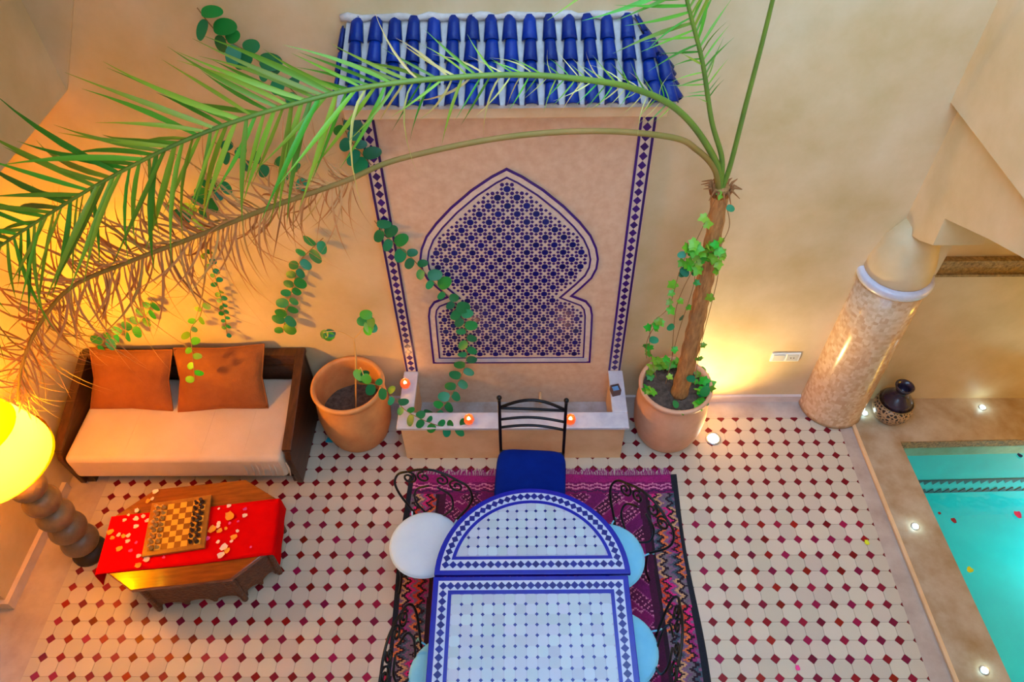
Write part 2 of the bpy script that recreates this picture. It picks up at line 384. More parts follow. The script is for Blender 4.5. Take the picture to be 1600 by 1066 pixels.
# pool deck and pool
K0, K1 = Vector((2.70, W)), Vector((2.83, -2.4))          # kerb line
E0, E1 = Vector((3.045, 3.41)), Vector((3.25, -2.4))       # pool edge
deck = MB()
deck.poly_prism([(K0.x + 0.012, K0.y, -0.2), (5.5, K0.y, -0.2), (5.5, 3.47, -0.2), (E0.x, E0.y, -0.2), (E1.x, E1.y, -0.2), (K1.x + 0.012, K1.y, -0.2)], (0, 0, 0.212))
dk = struct(deck, 'floor_deck', 'deck_stone')
struct(MB().poly_prism([(K0.x, K0.y, -0.1), (K0.x + 0.03, K0.y, -0.1), (K1.x + 0.03, K1.y, -0.1), (K1.x, K1.y, -0.1)], (0, 0, 0.118)), 'trim_2', 'trough_plaster', bevel=0.006)
PB = -1.25
pool = struct(MB().poly_prism([(E0.x - 0.02, E0.y + 0.03, PB - 0.1), (5.5, 3.5, PB - 0.1), (5.5, -2.4, PB - 0.1), (E1.x - 0.02, -2.4, PB - 0.1)], (0, 0, 0.1))
    .poly_prism([(E0.x - 0.01, E0.y + 0.004, PB), (5.5, 3.474, PB), (5.5, 3.55, PB), (E0.x - 0.01, 3.55, PB)], (0, 0, -PB - 0.07))
    .poly_prism([(E0.x + 0.004, E0.y + 0.05, PB), (E1.x + 0.004, E1.y, PB), (E1.x - 0.1, E1.y, PB), (E0.x - 0.1, E0.y + 0.05, PB)], (0, 0, -PB - 0.02)), 'pool_basin', 'pool_plaster')
def pool_y(x): return E0.y + (x - E0.x) * (3.47 - E0.y) / (5.5 - E0.x)
MB().poly_prism([(3.05, pool_y(3.05) - 0.004, -0.08), (5.5, 3.466, -0.08), (5.5, 3.5, -0.08), (3.05, 3.5, -0.08)], (0, 0, 0.085)).build('coping_mosaic', 'pool_trim', pool)
tri = MB().poly_prism([(-0.034, 0, 0), (0.034, 0, 0), (0, 0, -0.06)], (0, -0.006, 0)).mesh('triangle_tile', 'pool_tile')
ang = math.atan2(3.47 - E0.y, 5.5 - E0.x)
zb = at_y(1500, 752, pool_y(3.4)).z; zc = at_y(1500, 768, pool_y(3.4)).z
for i in range(30):
    x = 3.085 + i * 0.071
    if x > 5.2: break
    inst('triangle_tile', tri, pool, (x, pool_y(x), zb), (0, 0, ang))
    inst('triangle_tile', tri, pool, (x + 0.035, pool_y(x), zc - 0.02), (0, PI, ang))
MB().poly_prism([(3.05, pool_y(3.05), zb), (5.4, pool_y(5.4), zb), (5.4, pool_y(5.4), zb + 0.012), (3.05, pool_y(3.05), zb + 0.012)], (0, -0.005, 0)).build('band_line', 'pool_tile', pool)
MB().poly_prism([(3.05, pool_y(3.05), zc - 0.03), (5.4, pool_y(5.4), zc - 0.03), (5.4, pool_y(5.4), zc - 0.018), (3.05, pool_y(3.05), zc - 0.018)], (0, -0.005, 0)).build('band_line', 'pool_tile', pool)
wt = MB().grid(lambda u, v: (E0.x + (E1.x - E0.x) * v + u * (5.5 - (E0.x + (E1.x - E0.x) * v)), 3.41 + 0.06 * u * (1 - v) + (-2.4 - 3.41) * v, -0.085), 8, 16).build('pool_water', 'water')
tag(wt, 'clear turquoise water filling the sunken pool', 'water', kind='stuff')
lamp('pool_light', 'POINT', (4.9, 2.9, -0.7), 26, (0.5, 1, 1), 0.12)
lamp('pool_light', 'POINT', (4.6, 1.2, -0.7), 26, (0.5, 1, 1), 0.12)
lamp('alcove_lamp', 'POINT', (5.15, 2.75, 1.4), 46, (1, 0.58, 0.03), 0.1)

# corner column with pale capital ring
colm = tag(thing('mosaic_column', 'round pinkish mosaic column with white ring standing in the corner beside the pool', 'column', (2.59, 3.80, 0)))
MB().lathe([(0.262, 0.012), (0.255, 0.05), (0.245, 0.5), (0.235, 1.0), (0.23, 1.47)], (2.59, 3.80, 0), 40).build('shaft', 'column_mosaic', colm, True)
MB().lathe([(0.232, 1.465), (0.25, 1.468), (0.255, 1.48), (0.255, 1.515), (0.24, 1.53), (0.2, 1.532)], (2.59, 3.80, 0), 40).build('ring', 'white_marble', colm, True)
MB().lathe([(0.215, 1.53), (0.222, 1.55), (0.21, 1.66), (0.17, 1.82), (0.09, 1.95)], (2.59, 3.80, 0), 40).build('neck', 'plaster', colm, True)

# ================================================================== FOUNTAIN
X0, X1 = -0.97, 0.78; XM = -0.105
ft = thing('wall_fountain', 'tall tiled wall fountain with pointed mosaic arch and marble-rimmed trough', 'fountain', (XM, 3.25, 0))
yp = W - 0.04
MB().box(X0, X1, yp, W, 0.0, 2.97).build('panel', 'panel_tan', ft)
# side bands of navy lines and diamonds
for a, b_ in ((-0.962, -0.868), (0.676, 0.772)):
    MB().box(a, b_, yp - 0.003, yp, 0.455, 2.9).build('band_ground', 'cream_tile', ft)
    for x in (a, b_ - 0.016): MB().box(x, x + 0.016, yp - 0.007, yp, 0.455, 2.9).build('band_line', 'purple_navy', ft)
    c_ = (a + b_) / 2
    me = MB().poly_prism([(0.026, 0, 0), (0, 0, 0.031), (-0.026, 0, 0), (0, 0, -0.031)], (0, -0.006, 0)).mesh('band_diamond', 'purple_navy')
    z = 0.49
    while z < 2.85: inst('band_diamond', me, ft, (c_, yp, z)); z += 0.066
half = [(0.63, 0.555), (0.622, 0.9), (0.615, 1.10), (0.60, 1.18), (0.56, 1.245), (0.455, 1.30), (0.52, 1.38), (0.585, 1.47), (0.615, 1.56), (0.62, 1.65), (0.60, 1.75), (0.555, 1.86), (0.48, 1.97), (0.37, 2.10), (0.23, 2.235), (0.10, 2.335), (0, 2.395)]
outl = [(XM + x, z) for x, z in half] + [(XM - x, z) for x, z in reversed(half[:-1])]
def ring2(pa, pb, y, d, name, mat, closed=True):
    mb = MB(); n = len(pa)
    for i in range(n):
        j = (i + 1) % n
        mb.poly_prism([(pa[i][0], y, pa[i][1]), (pa[j][0], y, pa[j][1]), (pb[j][0], y, pb[j][1]), (pb[i][0], y, pb[i][1])], (0, -d, 0))
    return mb.build(name, mat, ft)
o1 = offset_poly(outl, 0.015); o2 = offset_poly(outl, 0.052); o3 = offset_poly(outl, 0.064)
ring2(outl, o1, yp, 0.010, 'arch_outer_line', 'purple_navy')
ring2(o1, o2, yp, 0.007, 'arch_margin', 'cream_tile')
ring2(o2, o3, yp, 0.010, 'arch_inner_line', 'purple_navy')
MB().poly_prism([(x, yp, z) for x, z in o3], (0, -0.002, 0)).build('mosaic_ground', 'cream_tile', ft)
MB().box(XM - 0.6, XM + 0.6, yp - 0.012, yp, 0.573, 0.615).build('sill', 'white_marble', ft)
A = 0.124
def ngon(r, n, ph=0.0, sx=1, sz=1): return [(r * sx * math.cos(2 * PI * k / n + ph), 0, r * sz * math.sin(2 * PI * k / n + ph)) for k in range(n)]
rose = MB().poly_prism(ngon(0.0235, 8, PI / 8), (0, -0.006, 0)).mesh('rosette_tile', 'navy')
o4 = offset_poly(outl, 0.085); o5 = offset_poly(outl, 0.098)
small = MB(); cnt = 0
for i in range(-8, 9):
    for j in range(0, 18):
        for h in (0, 0.5):
            x = XM + (i + h) * A; z = 0.66 + (j + h) * A * 1.06
            if inside(o5, x, z): inst('rosette_tile', rose, ft, (x, yp - 0.001, z), (0, rnd.uniform(-.1, .1), 0)); cnt += 1
            for dx, dz, r in ((0.29, 0, 0.0105), (-0.29, 0, 0.0105), (0, 0.29, 0.0105), (0, -0.29, 0.0105), (0.25, 0.25, 0.012), (-0.25, 0.25, 0.012)):
                x2, z2 = x + dx * A, z + dz * A * 1.06
                if inside(o4, x2, z2):
                    ph = 0 if abs(dx * dz) < 1e-6 else PI / 4
                    small.poly_prism([(x2 + p[0], yp - 0.001, z2 + p[2]) for p in ngon(r, 4 if ph == 0 else 6, ph, 1.15, 1.15)], (0, -0.006, 0))
tag(small.build('small_mosaic_pieces', 'purple_navy', ft), kind='stuff')
# trough
yf = 3.27
tr = MB().poly_prism([(X0 + 0.015, yf, 0), (X1 - 0.015, yf, 0), (X1 - 0.015, yp, 0), (X1 - 0.09, yp, 0), (X1 - 0.09, yf + 0.09, 0), (X0 + 0.09, yf + 0.09, 0), (X0 + 0.09, yp, 0), (X0 + 0.015, yp, 0)], (0, 0, 0.42))
tr.build('trough', 'trough_plaster', ft, bevel=0.005)
MB().box(X0 + 0.09, X1 - 0.09, yf + 0.09, yp, 0.0, 0.035).build('basin_floor', 'basin_stone', ft)
MB().box(X0 - 0.012, X1 + 0.012, yf - 0.025, yf + 0.125, 0.42, 0.45).build('front_rim', 'white_marble', ft, bevel=0.006)
for a, b_ in ((X0 - 0.012, X0 + 0.105), (X1 - 0.105, X1 + 0.012)): MB().box(a, b_, yf + 0.125, yp, 0.42, 0.45).build('side_rim', 'white_marble', ft, bevel=0.006)
MB().tube([(0.13, yp, 0.16), (0.13, yp - 0.06, 0.16), (0.13, yp - 0.09, 0.13)], 0.012, 10).build('spout', 'trough_plaster', ft, True)
# tiled canopy above the fountain
cp = thing('tiled_canopy', 'blue glazed roof tile canopy set in white mortar above the fountain', 'roof', (XM, W, 2.9))
PR = 0.36; ZE, ZR = 3.0, 3.30
RL, RR = -0.93, 0.58; EL, ER = -0.985, 0.80
MB().box(EL + 0.02, ER - 0.03, W - PR + 0.03, W, 2.90, 2.985).build('lintel', 'trough_plaster', cp, bevel=0.008)
mo = MB(); b0 = len(mo.v)
mo.v += [Vector(p) for p in ((EL, W, ZE - 0.02), (ER, W, ZE - 0.02), (ER, W - PR, ZE - 0.02), (EL, W - PR, ZE - 0.02), (EL, W, ZE), (ER, W, ZE), (ER, W - PR, ZE), (EL, W - PR, ZE), (RL, W, ZR), (RR, W, ZR))]
mo.f += [(0, 1, 2, 3), (3, 2, 6, 7), (1, 5, 6, 2), (0, 3, 7, 4), (7, 6, 9, 8), (6, 5, 9), (4, 7, 8), (0, 4, 8, 9, 5, 1)]
mo.build('mortar_bed', 'mortar', cp)
MB().tube([(RL - 0.03 + (RR - RL + 0.05) * k / 40, W - 0.012 + 0.004 * math.sin(k * 2.3), ZR + 0.012 + 0.005 * math.sin(k * 1.7)) for k in range(41)], [0.020 + 0.005 * math.sin(k * 1.1) for k in range(41)], 8).build('ridge_mortar', 'mortar', cp, True)
def tile_mesh(name, l, r0, r1):
    mb = MB(); n = 8
    def fn(u, v):
        a = PI * v; r = r0 + (r1 - r0) * u
        return (r * math.cos(a), -l * u, r * 0.85 * math.sin(a) - 0.004)
    mb.grid(fn, 3, n)
    me = mb.mesh(name, 'roof_blue', True); return me
tl = 0.135
tme = tile_mesh('roof_tile', tl, 0.030, 0.041)
def add_tile(top, down, side, nrm, s=1.0, sx=1.0):
    m_ = Matrix((side * s * sx, -down * s, nrm * s)).transposed().to_4x4(); m_.translation = top
    o = inst('roof_tile', tme, cp, (0, 0, 0), matrix=m_)
    md = o.modifiers.new('solid', 'SOLIDIFY'); md.thickness = 0.008; md.offset = -1; return o
# front slope: 15 columns of four courses
NC = 15
for c_ in range(NC + 2):
    u = (c_ + 0.5) / NC
    tp = Vector((RL + 0.01 + (RR - RL) * u, W - 0.005, ZR + 0.004)); bt = Vector((RL - 0.02 + (0.64 - RL) * u, W - PR - 0.02, ZE + 0.002))
    if c_ >= NC: bt.x = 0.69 + 0.075 * (c_ - NC); tp.x = bt.x - 0.07
    d = (bt - tp); ln = d.length; d.normalize(); side = Vector((1, 0, 0)); side = (side - d * side.dot(d)).normalized(); nrm = side.cross(-d).normalized()
    if nrm.z < 0: nrm = -nrm
    for r in range(0 if c_ < NC else 1 + (c_ - NC), 4):
        t0 = r * (ln - tl) / 3.0 * 1.0
        q = (d + nrm * 0.07).normalized(); q = d
        jit = rnd.uniform(-0.004, 0.004)
        add_tile(tp + d * t0 + nrm * (0.010 + 0.004 * (r % 2)) + side * jit, (d * 1 + nrm * 0.05 + side * rnd.uniform(-0.05, 0.05)).normalized(), side, nrm, 1.0, rnd.uniform(0.94, 1.06))
# right hip and short left hip
apex = Vector((RR, W - 0.01, ZR)); ca = Vector((ER, W - PR, ZE)); cb = Vector((ER, W, ZE))
for k, (tcol, courses, st) in enumerate(((0.08, 4, 0.0), (0.42, 4, 0.12), (0.74, 3, 0.2), (0.98, 3, 0.25))):
    en = ca.lerp(cb, tcol); d = en - apex; ln = d.length; d.normalize(); nh = (ca - apex).cross(cb - apex).normalized()
    if nh.z < 0: nh = -nh
    side = nh.cross(d).normalized()
    for r in range(courses):
        t0 = st * ln + r * ((1 - st) * ln - tl * 0.9) / max(1, courses - 1)
        add_tile(apex + d * t0 + nh * 0.012, (d + nh * 0.05).normalized(), -side if side.cross(-d).dot(nh) < 0 else side, nh, 0.72 + 0.28 * t0 / ln)
la = Vector((RL, W - 0.01, ZR)); lc = Vector((EL, W - PR, ZE)); lb = Vector((EL, W, ZE))
for tcol in (0.1, 0.55, 0.95):
    en = lc.lerp(lb, tcol); d = en - la; ln = d.length; d.normalize(); nh = (lb - la).cross(lc - la).normalized()
    if nh.x > 0: nh = -nh
    side = nh.cross(d).normalized()
    for r in range(3):
        t0 = 0.12 * ln + r * (0.88 * ln - tl) / 2; add_tile(la + d * t0 + nh * 0.010, d, side, nh, 0.75)

# candle holders on the trough rim
def candle(loc, label):
    t = thing('candle_holder', label, 'candle holder', loc, group='lit glass candle holders on the trough rim'); x, y, z = loc
    MB().lathe([(0.022, 0), (0.036, 0.012), (0.043, 0.035), (0.036, 0.062), (0.030, 0.068), (0.027, 0.064), (0.037, 0.035), (0.02, 0.008)], loc, 8).build('glass', 'candle_glass', t)
    MB().lathe([(0.018, 0.009), (0.018, 0.03), (0.004, 0.032)], loc, 12).build('tealight', 'plastic_white', t)
    MB().lathe([(0.001, 0.032), (0.012, 0.042), (0.013, 0.052), (0.006, 0.066), (0.0, 0.076)], loc, 10).build('flame', 'flame', t, True)
    lamp('candle_light', 'POINT', (x, y, z + 0.09), 0.7, (1, 0.45, 0.12), 0.02)
candle(tuple(at_z(634, 604, 0.45)), 'glowing orange candle glass on the left side of the marble trough rim')
candle(tuple(at_z(733, 660, 0.45)), 'glowing orange candle glass on the front rim beside the vine tip')
candle(tuple(at_z(891, 660, 0.45)), 'glowing orange candle glass on the front rim behind the blue chair')
p = at_z(961, 614, 0.45)
t = thing('square_lantern', 'small unlit square brown lantern on the right side of the trough rim', 'lantern', p, rotz=0.25); t.location = p
MB().poly_prism([(-.032, -.032, 0), (.032, -.032, 0), (.032, .032, 0), (-.032, .032, 0)], (0, 0, 0.008)).build('base', 'lantern_brown', t)
for a, b_, c_, d in ((-.034, -.028, -.034, .034), (.028, .034, -.034, .034), (-.028, .028, -.034, -.028), (-.028, .028, .028, .034)): MB().box(a, b_, c_, d, 0.008, 0.066).build('side', 'lantern_brown', t)
MB().box(-.026, .026, -.026, .026, 0.01, 0.05).build('glass', 'frost_glass', t)

# ================================================================== RUG
RX0, RX1, RY0, RY1 = -0.925, 1.185, 0.35, 3.11
rng = random.Random(3)
def zig(v, per): 
    t = (v / per) % 1.0; return abs(2 * t - 1)
PALB = [srgb(206, 30, 120), srgb(214, 110, 60), srgb(196, 150, 110), srgb(150, 40, 110), srgb(110, 100, 110), srgb(200, 60, 40), srgb(60, 80, 96)]
purple = srgb(118, 10, 88); plum = srgb(84, 8, 66); dark = srgb(34, 12, 34); edge = srgb(18, 26, 40); stitch = srgb(206, 120, 160); deep = srgb(64, 6, 52)
def rug_col(x, y):
    w = RX1 - RX0; u = x - RX0; v = RY1 - y; e = min(u, w - u)
    if e < 0.042: return edge
    if v < 0.07: return srgb(150, 20, 104)
    if v < 0.17:
        z = 0.02 * zig(u, 0.11)
        for c0 in (0.092, 0.122, 0.148):
            if abs(v - c0 - z + 0.01) < 0.0065: return (stitch, srgb(60, 20, 70), stitch)[int(c0 * 1000) % 3]
        return purple
    if e < 0.235:
        q = e - 0.042; s = q + 0.05 * zig(v + 0.013 * math.sin(v * 9), 0.066)
        k = int(math.floor(s / 0.0265)); blk = int(v / 0.19 + (1 if u > w / 2 else 0) * 3 + k * 0.5)
        if k % 2 == 0: return dark if (k // 2) % 2 else srgb(120, 86, 120)
        return PALB[(blk * 3 + k) % len(PALB)]
    if e < 0.262: return dark
    if e < 0.31: return deep
    cx = (u - w / 2); f = abs(cx) + 0.0
    lo = zig(v - 0.2, 0.95) * 0.55
    dd = (f - lo)
    band = int(math.floor((dd + 2) / 0.13))
    base = (purple, plum, srgb(104, 10, 90), deep)[band % 4]
    if abs(((dd + 2) % 0.13) - 0.004) < 0.006: return srgb(160, 70, 130)
    if band % 4 in (1, 3) and ((u * 0.7 + v) % 0.036 < 0.011) and ((u - v * 0.7) % 0.042 < 0.026): return stitch
    if band % 4 == 0 and abs((v + 0.03 * zig(u, 0.08)) % 0.21 - 0.05) < 0.006: return stitch
    return base
NU, NV = 211, 276
me = bpy.data.meshes.new('rug'); vs = []; fs = []
for i in range(NU + 1):
    for j in range(NV + 1):
        x = RX0 + (RX1 - RX0) * i / NU; y = RY0 + (RY1 - RY0) * j / NV
        wob = 0.012 * math.sin(y * 4.0 + 1) * (1 if i > NU / 2 else 0.7) * abs(2 * i / NU - 1)
        z = 0.0085 + 0.0018 * math.sin(x * 9 + y * 3) * math.sin(y * 7)
        if i in (0, NU) or j in (0, NV): z = 0.0025
        vs.append((x + wob, y + 0.008 * math.sin(x * 6), z))
for i in range(NU):
    for j in range(NV): a = i * (NV + 1) + j; fs.append((a, a + NV + 1, a + NV + 2, a + 1))
me.from_pydata(vs, [], fs); me.update(); at = me.color_attributes.new('weave', 'FLOAT_COLOR', 'CORNER'); cols = []
for p_ in me.polygons:
    c_ = p_.center; col = rug_col(c_.x, c_.y); k = rng.uniform(0.8, 1.15); col = [col[0] * k, col[1] * k, col[2] * k, 1.0]
    for _ in range(4): cols += col
at.data.foreach_set('color', cols); me.materials.append(MATS['rug_weave'])
rug = thing('kilim_rug', 'purple woven kilim rug with zigzag borders and dark edges under the table', 'rug', (0.13, 1.7, 0))
ro = bpy.data.objects.new('weave', me); C.objects.link(ro); ro.parent = rug; ro.location = (-0.13, -1.7, 0); md = ro.modifiers.new('solid', 'SOLIDIFY'); md.thickness = 0.006; md.offset = -1
M('fringe', srgb(156, 20, 110), 0.95)
fr = MB()
for i in range(330):
    x = RX0 + 0.02 + (RX1 - RX0 - 0.05) * i / 330; l = rng.uniform(0.03, 0.065); d = rng.uniform(-0.02, 0.02)
    fr.tube([(x, RY1 - 0.01, 0.006), (x + d * 0.5, RY1 + l * 0.5, 0.008), (x + d, RY1 + l, 0.005)], 0.0028, 4)
tag(fr.build('fringe', 'fringe', rug), kind='stuff')

# ================================================================== TABLES
TZ = 0.75
def sq_tile(x, y, h, k): return [(x + h, y - h + k), (x + h, y + h - k), (x + h - k, y + h), (x - h + k, y + h), (x - h, y + h - k), (x - h, y - h + k), (x - h + k, y - h), (x + h - k, y - h)]
PTT = 0.0612; HT = PTT / 2 - 0.0012; KT = 0.010
dia_me = MB().poly_prism([(0.024, 0, 0), (0, 0.024, 0), (-0.024, 0, 0), (0, -0.024, 0)], (0, 0, 0.003)).mesh('border_diamond', 'table_diamond')
def iron_legs(t, pts):
    for x, y in pts:
        MB().tube(spline([(x, y, TZ - 0.04), (x * 0.97, y, 0.5), (x, y, 0.2), (x * 1.02, y, 0.012)], 5), 0.014, 8).build('leg', 'iron', t, True)
# rectangular table
TR = thing('mosaic_table', 'long rectangular table topped with white and blue mosaic tiles', 'table', (0.035, 1.27, 0), rotz=0.008)
hw, hl = 0.592, 0.665
MB().box(-hw, hw, -hl, hl, TZ - 0.035, TZ - 0.004).build('slab', 'table_blue', TR, bevel=0.004)
MB().box(-hw + 0.034, hw - 0.034, -hl + 0.034, hl - 0.028, TZ - 0.006, TZ - 0.001).build('border_band', 'table_band', TR)
bw = 0.094
MB().box(-hw + bw, hw - bw, -hl + bw, hl - bw + 0.006, TZ - 0.006, TZ + 0.0005).build('inner_line', 'table_blue', TR)
iw, il = hw - bw - 0.022, hl - bw - 0.02
MB().box(-iw, iw, -il, il, TZ - 0.006, TZ + 0.001).build('grout', 'table_grout', TR)
nx = int(2 * iw / PTT); ny = int(2 * il / PTT); px_ = 2 * iw / nx; py_ = 2 * il / ny
tile = MB().poly_prism([(a, b_, 0) for a, b_ in sq_tile(0, 0, px_ / 2 - 0.0012, KT)], (0, 0, 0.003)).mesh('white_tile', 'table_white')
dots = MB()
for i in range(nx):
    for j in range(ny):
        x = -iw + px_ * (i + 0.5); y = -il + py_ * (j + 0.5)
        inst('white_tile', tile, TR, (x, y, TZ), (rnd.uniform(-.004, .004), rnd.uniform(-.004, .004), 0))
        if i and j: dots.poly_prism([(x - px_ / 2 + a, y - py_ / 2 + b_, TZ) for a, b_ in ((0.0115, 0), (0, 0.0115), (-0.0115, 0), (0, -0.0115))], (0, 0, 0.0032))
tag(dots.build('blue_dots', 'table_diamond', TR), kind='stuff')
rb = (0.034 + bw) / 2
n1 = 25; n2 = 27
for i in range(n1):
    x = -hw + rb + (2 * hw - 2 * rb) * i / (n1 - 1)
    for s in (-1, 1): inst('border_diamond', dia_me, TR, (x, s * (hl - rb) + (0.003 if s > 0 else 0), TZ))
for j in range(1, n2 - 1):
    y = -hl + rb + (2 * hl - 2 * rb) * j / (n2 - 1)
    for s in (-1, 1): inst('border_diamond', dia_me, TR, (s * (hw - rb), y, TZ))
MB().box(-hw + 0.03, hw - 0.03, -hl + 0.03, -hl + 0.05, TZ - 0.06, TZ - 0.035).box(-hw + 0.03, hw - 0.03, hl - 0.05, hl - 0.03, TZ - 0.06, TZ - 0.035).box(-hw + 0.03, -hw + 0.05, -hl + 0.03, hl - 0.03, TZ - 0.06, TZ - 0.035).box(hw - 0.05, hw - 0.03, -hl + 0.03, hl - 0.03, TZ - 0.06, TZ - 0.035).build('frame', 'iron', TR)
iron_legs(TR, [(sx * 0.5, sy * 0.58) for sx in (-1, 1) for sy in (-1, 1)])
# half round table
HR = 0.600
TH = thing('half_round_table', 'half-round table with white and blue mosaic top beside the blue chair', 'table', (0.040, 1.945, 0), rotz=0.008)
def semi(r, y0, n=40): return [(r * math.cos(PI * k / n), max(y0, r * math.sin(PI * k / n))) for k in range(n + 1) if r * math.sin(PI * k / n) >= y0 - 1e-9] if y0 <= 0 else [(math.sqrt(r * r - y0 * y0) if k == 0 else (-math.sqrt(r * r - y0 * y0) if k == n else r * math.cos(math.asin(y0 / r) + (PI - 2 * math.asin(y0 / r)) * k / n)), y0 if k in (0, n) else r * math.sin(math.asin(y0 / r) + (PI - 2 * math.asin(y0 / r)) * k / n)) for k in range(n + 1)]
def sp(r, y0, z, h, nm, mt, bev=0): return MB().poly_prism([(a, b_, z) for a, b_ in semi(r, y0)], (0, 0, h)).build(nm, mt, TH, bevel=bev)
sp(HR, 0.002, TZ - 0.035, 0.031, 'slab', 'table_blue', 0.003)
sp(HR - 0.034, 0.030, TZ - 0.006, 0.005, 'border_band', 'table_band')
sp(HR - 0.092, 0.098, TZ - 0.006, 0.0065, 'inner_line', 'table_blue')
RI, YI = HR - 0.114, 0.118
sp(RI, YI, TZ - 0.006, 0.007, 'grout', 'table_grout')
full = MB().poly_prism([(a, b_, 0) for a, b_ in sq_tile(0, 0, PTT / 2 - 0.0012, KT)], (0, 0, 0.003)).mesh('white_tile', 'table_white')
clipper = semi(RI - 0.001, YI + 0.001, 24); dots = MB()
for i in range(-9, 10):
    for j in range(0, 10):
        x = i * PTT; y = YI + 0.004 + PTT * (j + 0.5); p0 = sq_tile(x, y, HT, KT); q = p0
        for k in range(len(clipper)):
            a, b_ = clipper[k], clipper[(k + 1) % len(clipper)]; nx_, ny_ = (b_[1] - a[1]), -(b_[0] - a[0])
            if q: q = clip_half(q, nx_, ny_, nx_ * a[0] + ny_ * a[1])
        if len(q) > 2 and area2(q) > 0.12 * area2(p0):
            if area2(q) > 0.999 * area2(p0): inst('white_tile', full, TH, (x, y, TZ))
            else: MB().poly_prism([(a, b_, TZ) for a, b_ in q], (0, 0, 0.003)).build('cut_tile', 'table_white', TH)
        dx, dy = x - PTT / 2, y - PTT / 2
        if j and math.hypot(dx, dy) < RI - 0.015: dots.poly_prism([(dx + a, dy + b_, TZ) for a, b_ in ((0.0115, 0), (0, 0.0115), (-0.0115, 0), (0, -0.0115))], (0, 0, 0.0032))
tag(dots.build('blue_dots', 'table_diamond', TH), kind='stuff')
rr = HR - 0.063; n1 = 36; a0 = math.asin(0.064 / rr)
for k in range(n1):
    a = a0 + (PI - 2 * a0) * k / (n1 - 1); inst('border_diamond', dia_me, TH, (rr * math.cos(a), rr * math.sin(a), TZ), (0, 0, a))
for k in range(1, 23):
    x = -rr * math.cos(a0) + 2 * rr * math.cos(a0) * k / 23; inst('border_diamond', dia_me, TH, (x, 0.064, TZ))
MB().tube([(a, b_, TZ - 0.048) for a, b_ in semi(HR - 0.04, 0.04, 24)], 0.012, 6, closed=True).build('frame', 'iron', TH, True)
iron_legs(TH, [(0.5, 0.1), (-0.5, 0.1), (0.28, 0.45), (-0.28, 0.45)])

# ================================================================== CHAIRS
def ball(c, r, n=10):
    return [(max(0.0005, r * math.sin(PI * k / n)), -r * math.cos(PI * k / n)) for k in range(n + 1)], c
# blue-cushioned ladder-back
bc = thing('iron_chair', 'black iron ladder-back chair with blue cushion facing the half-round table', 'chair', (0.04, 2.84, 0), rotz=-0.055)
for s in (-1, 1):
    x = 0.232 * s
    MB().tube(spline([(x, 0.20, 0.018), (x, 0.205, 0.45), (x, 0.225, 0.7), (x, 0.255, 0.985)], 6), 0.0115, 10).build('back_post', 'iron', bc, True)
    pr, c_ = ball((x, 0.256, 1.0), 0.019); MB().lathe(pr, c_, 12).build('finial', 'iron', bc, True)
    MB().tube([(x, -0.2, 0.018), (x, -0.2, 0.43)], 0.011, 10).build('leg', 'iron', bc, True)
def rail(z0, arc, r): 
    yb = 0.205 + 0.05 * (z0 - 0.45) / 0.53
    MB().tube([(-0.232 + 0.464 * k / 16, yb + 0.012 * math.sin(PI * k / 16), z0 + arc * math.sin(PI * k / 16)) for k in range(17)], r, 8).build('back_rail', 'iron', bc, True)
rail(0.90, 0.085, 0.011); rail(0.895, -0.012, 0.010); rail(0.775, 0.025, 0.010); rail(0.69, 0.025, 0.010)
MB().tube([(-0.232, -0.2, 0.43), (0.232, -0.2, 0.43), (0.232, 0.2, 0.43), (-0.232, 0.2, 0.43)], 0.011, 8, closed=True).build('seat_frame', 'iron', bc)
def round_cushion(w, d, h, r, z):
    mb = MB(); prof = [(0.0, 0.0), (1.0, 0.0)]; n = 40
    def ring(k, zz):
        out = []
        for q in range(n):
            a = 2 * PI * q / n; e = 2 / r
            x = w * k * math.copysign(abs(math.cos(a)) ** e, math.cos(a)); y = d * k * math.copysign(abs(math.sin(a)) ** e, math.sin(a)); out.append(Vector((x, y, zz)))
        return out
    rows = [(0.9, 0), (0.98, 0.15 * h), (1.0, 0.45 * h), (0.985, 0.72 * h), (0.93, 0.9 * h), (0.75, 1.0 * h), (0.4, 1.03 * h), (0.05, 1.04 * h)]
    for k, zz in rows: mb.v += ring(k, z + zz)
    for i in range(len(rows) - 1):
        for q in range(n): q2 = (q + 1) % n; mb.f.append((i * n + q, i * n + q2, (i + 1) * n + q2, (i + 1) * n + q))
    mb.f.append(tuple(range(n - 1, -1, -1))); mb.f.append(tuple((len(rows) - 1) * n + q for q in range(n))); return mb
MB.shift = lambda s, d: (setattr(s, 'v', [v + Vector(d) for v in s.v]), s)[1]
round_cushion(0.252, 0.24, 0.07, 6, 0.438).shift((0, -0.055, 0)).build('cushion', 'blue_cushion', bc, True)
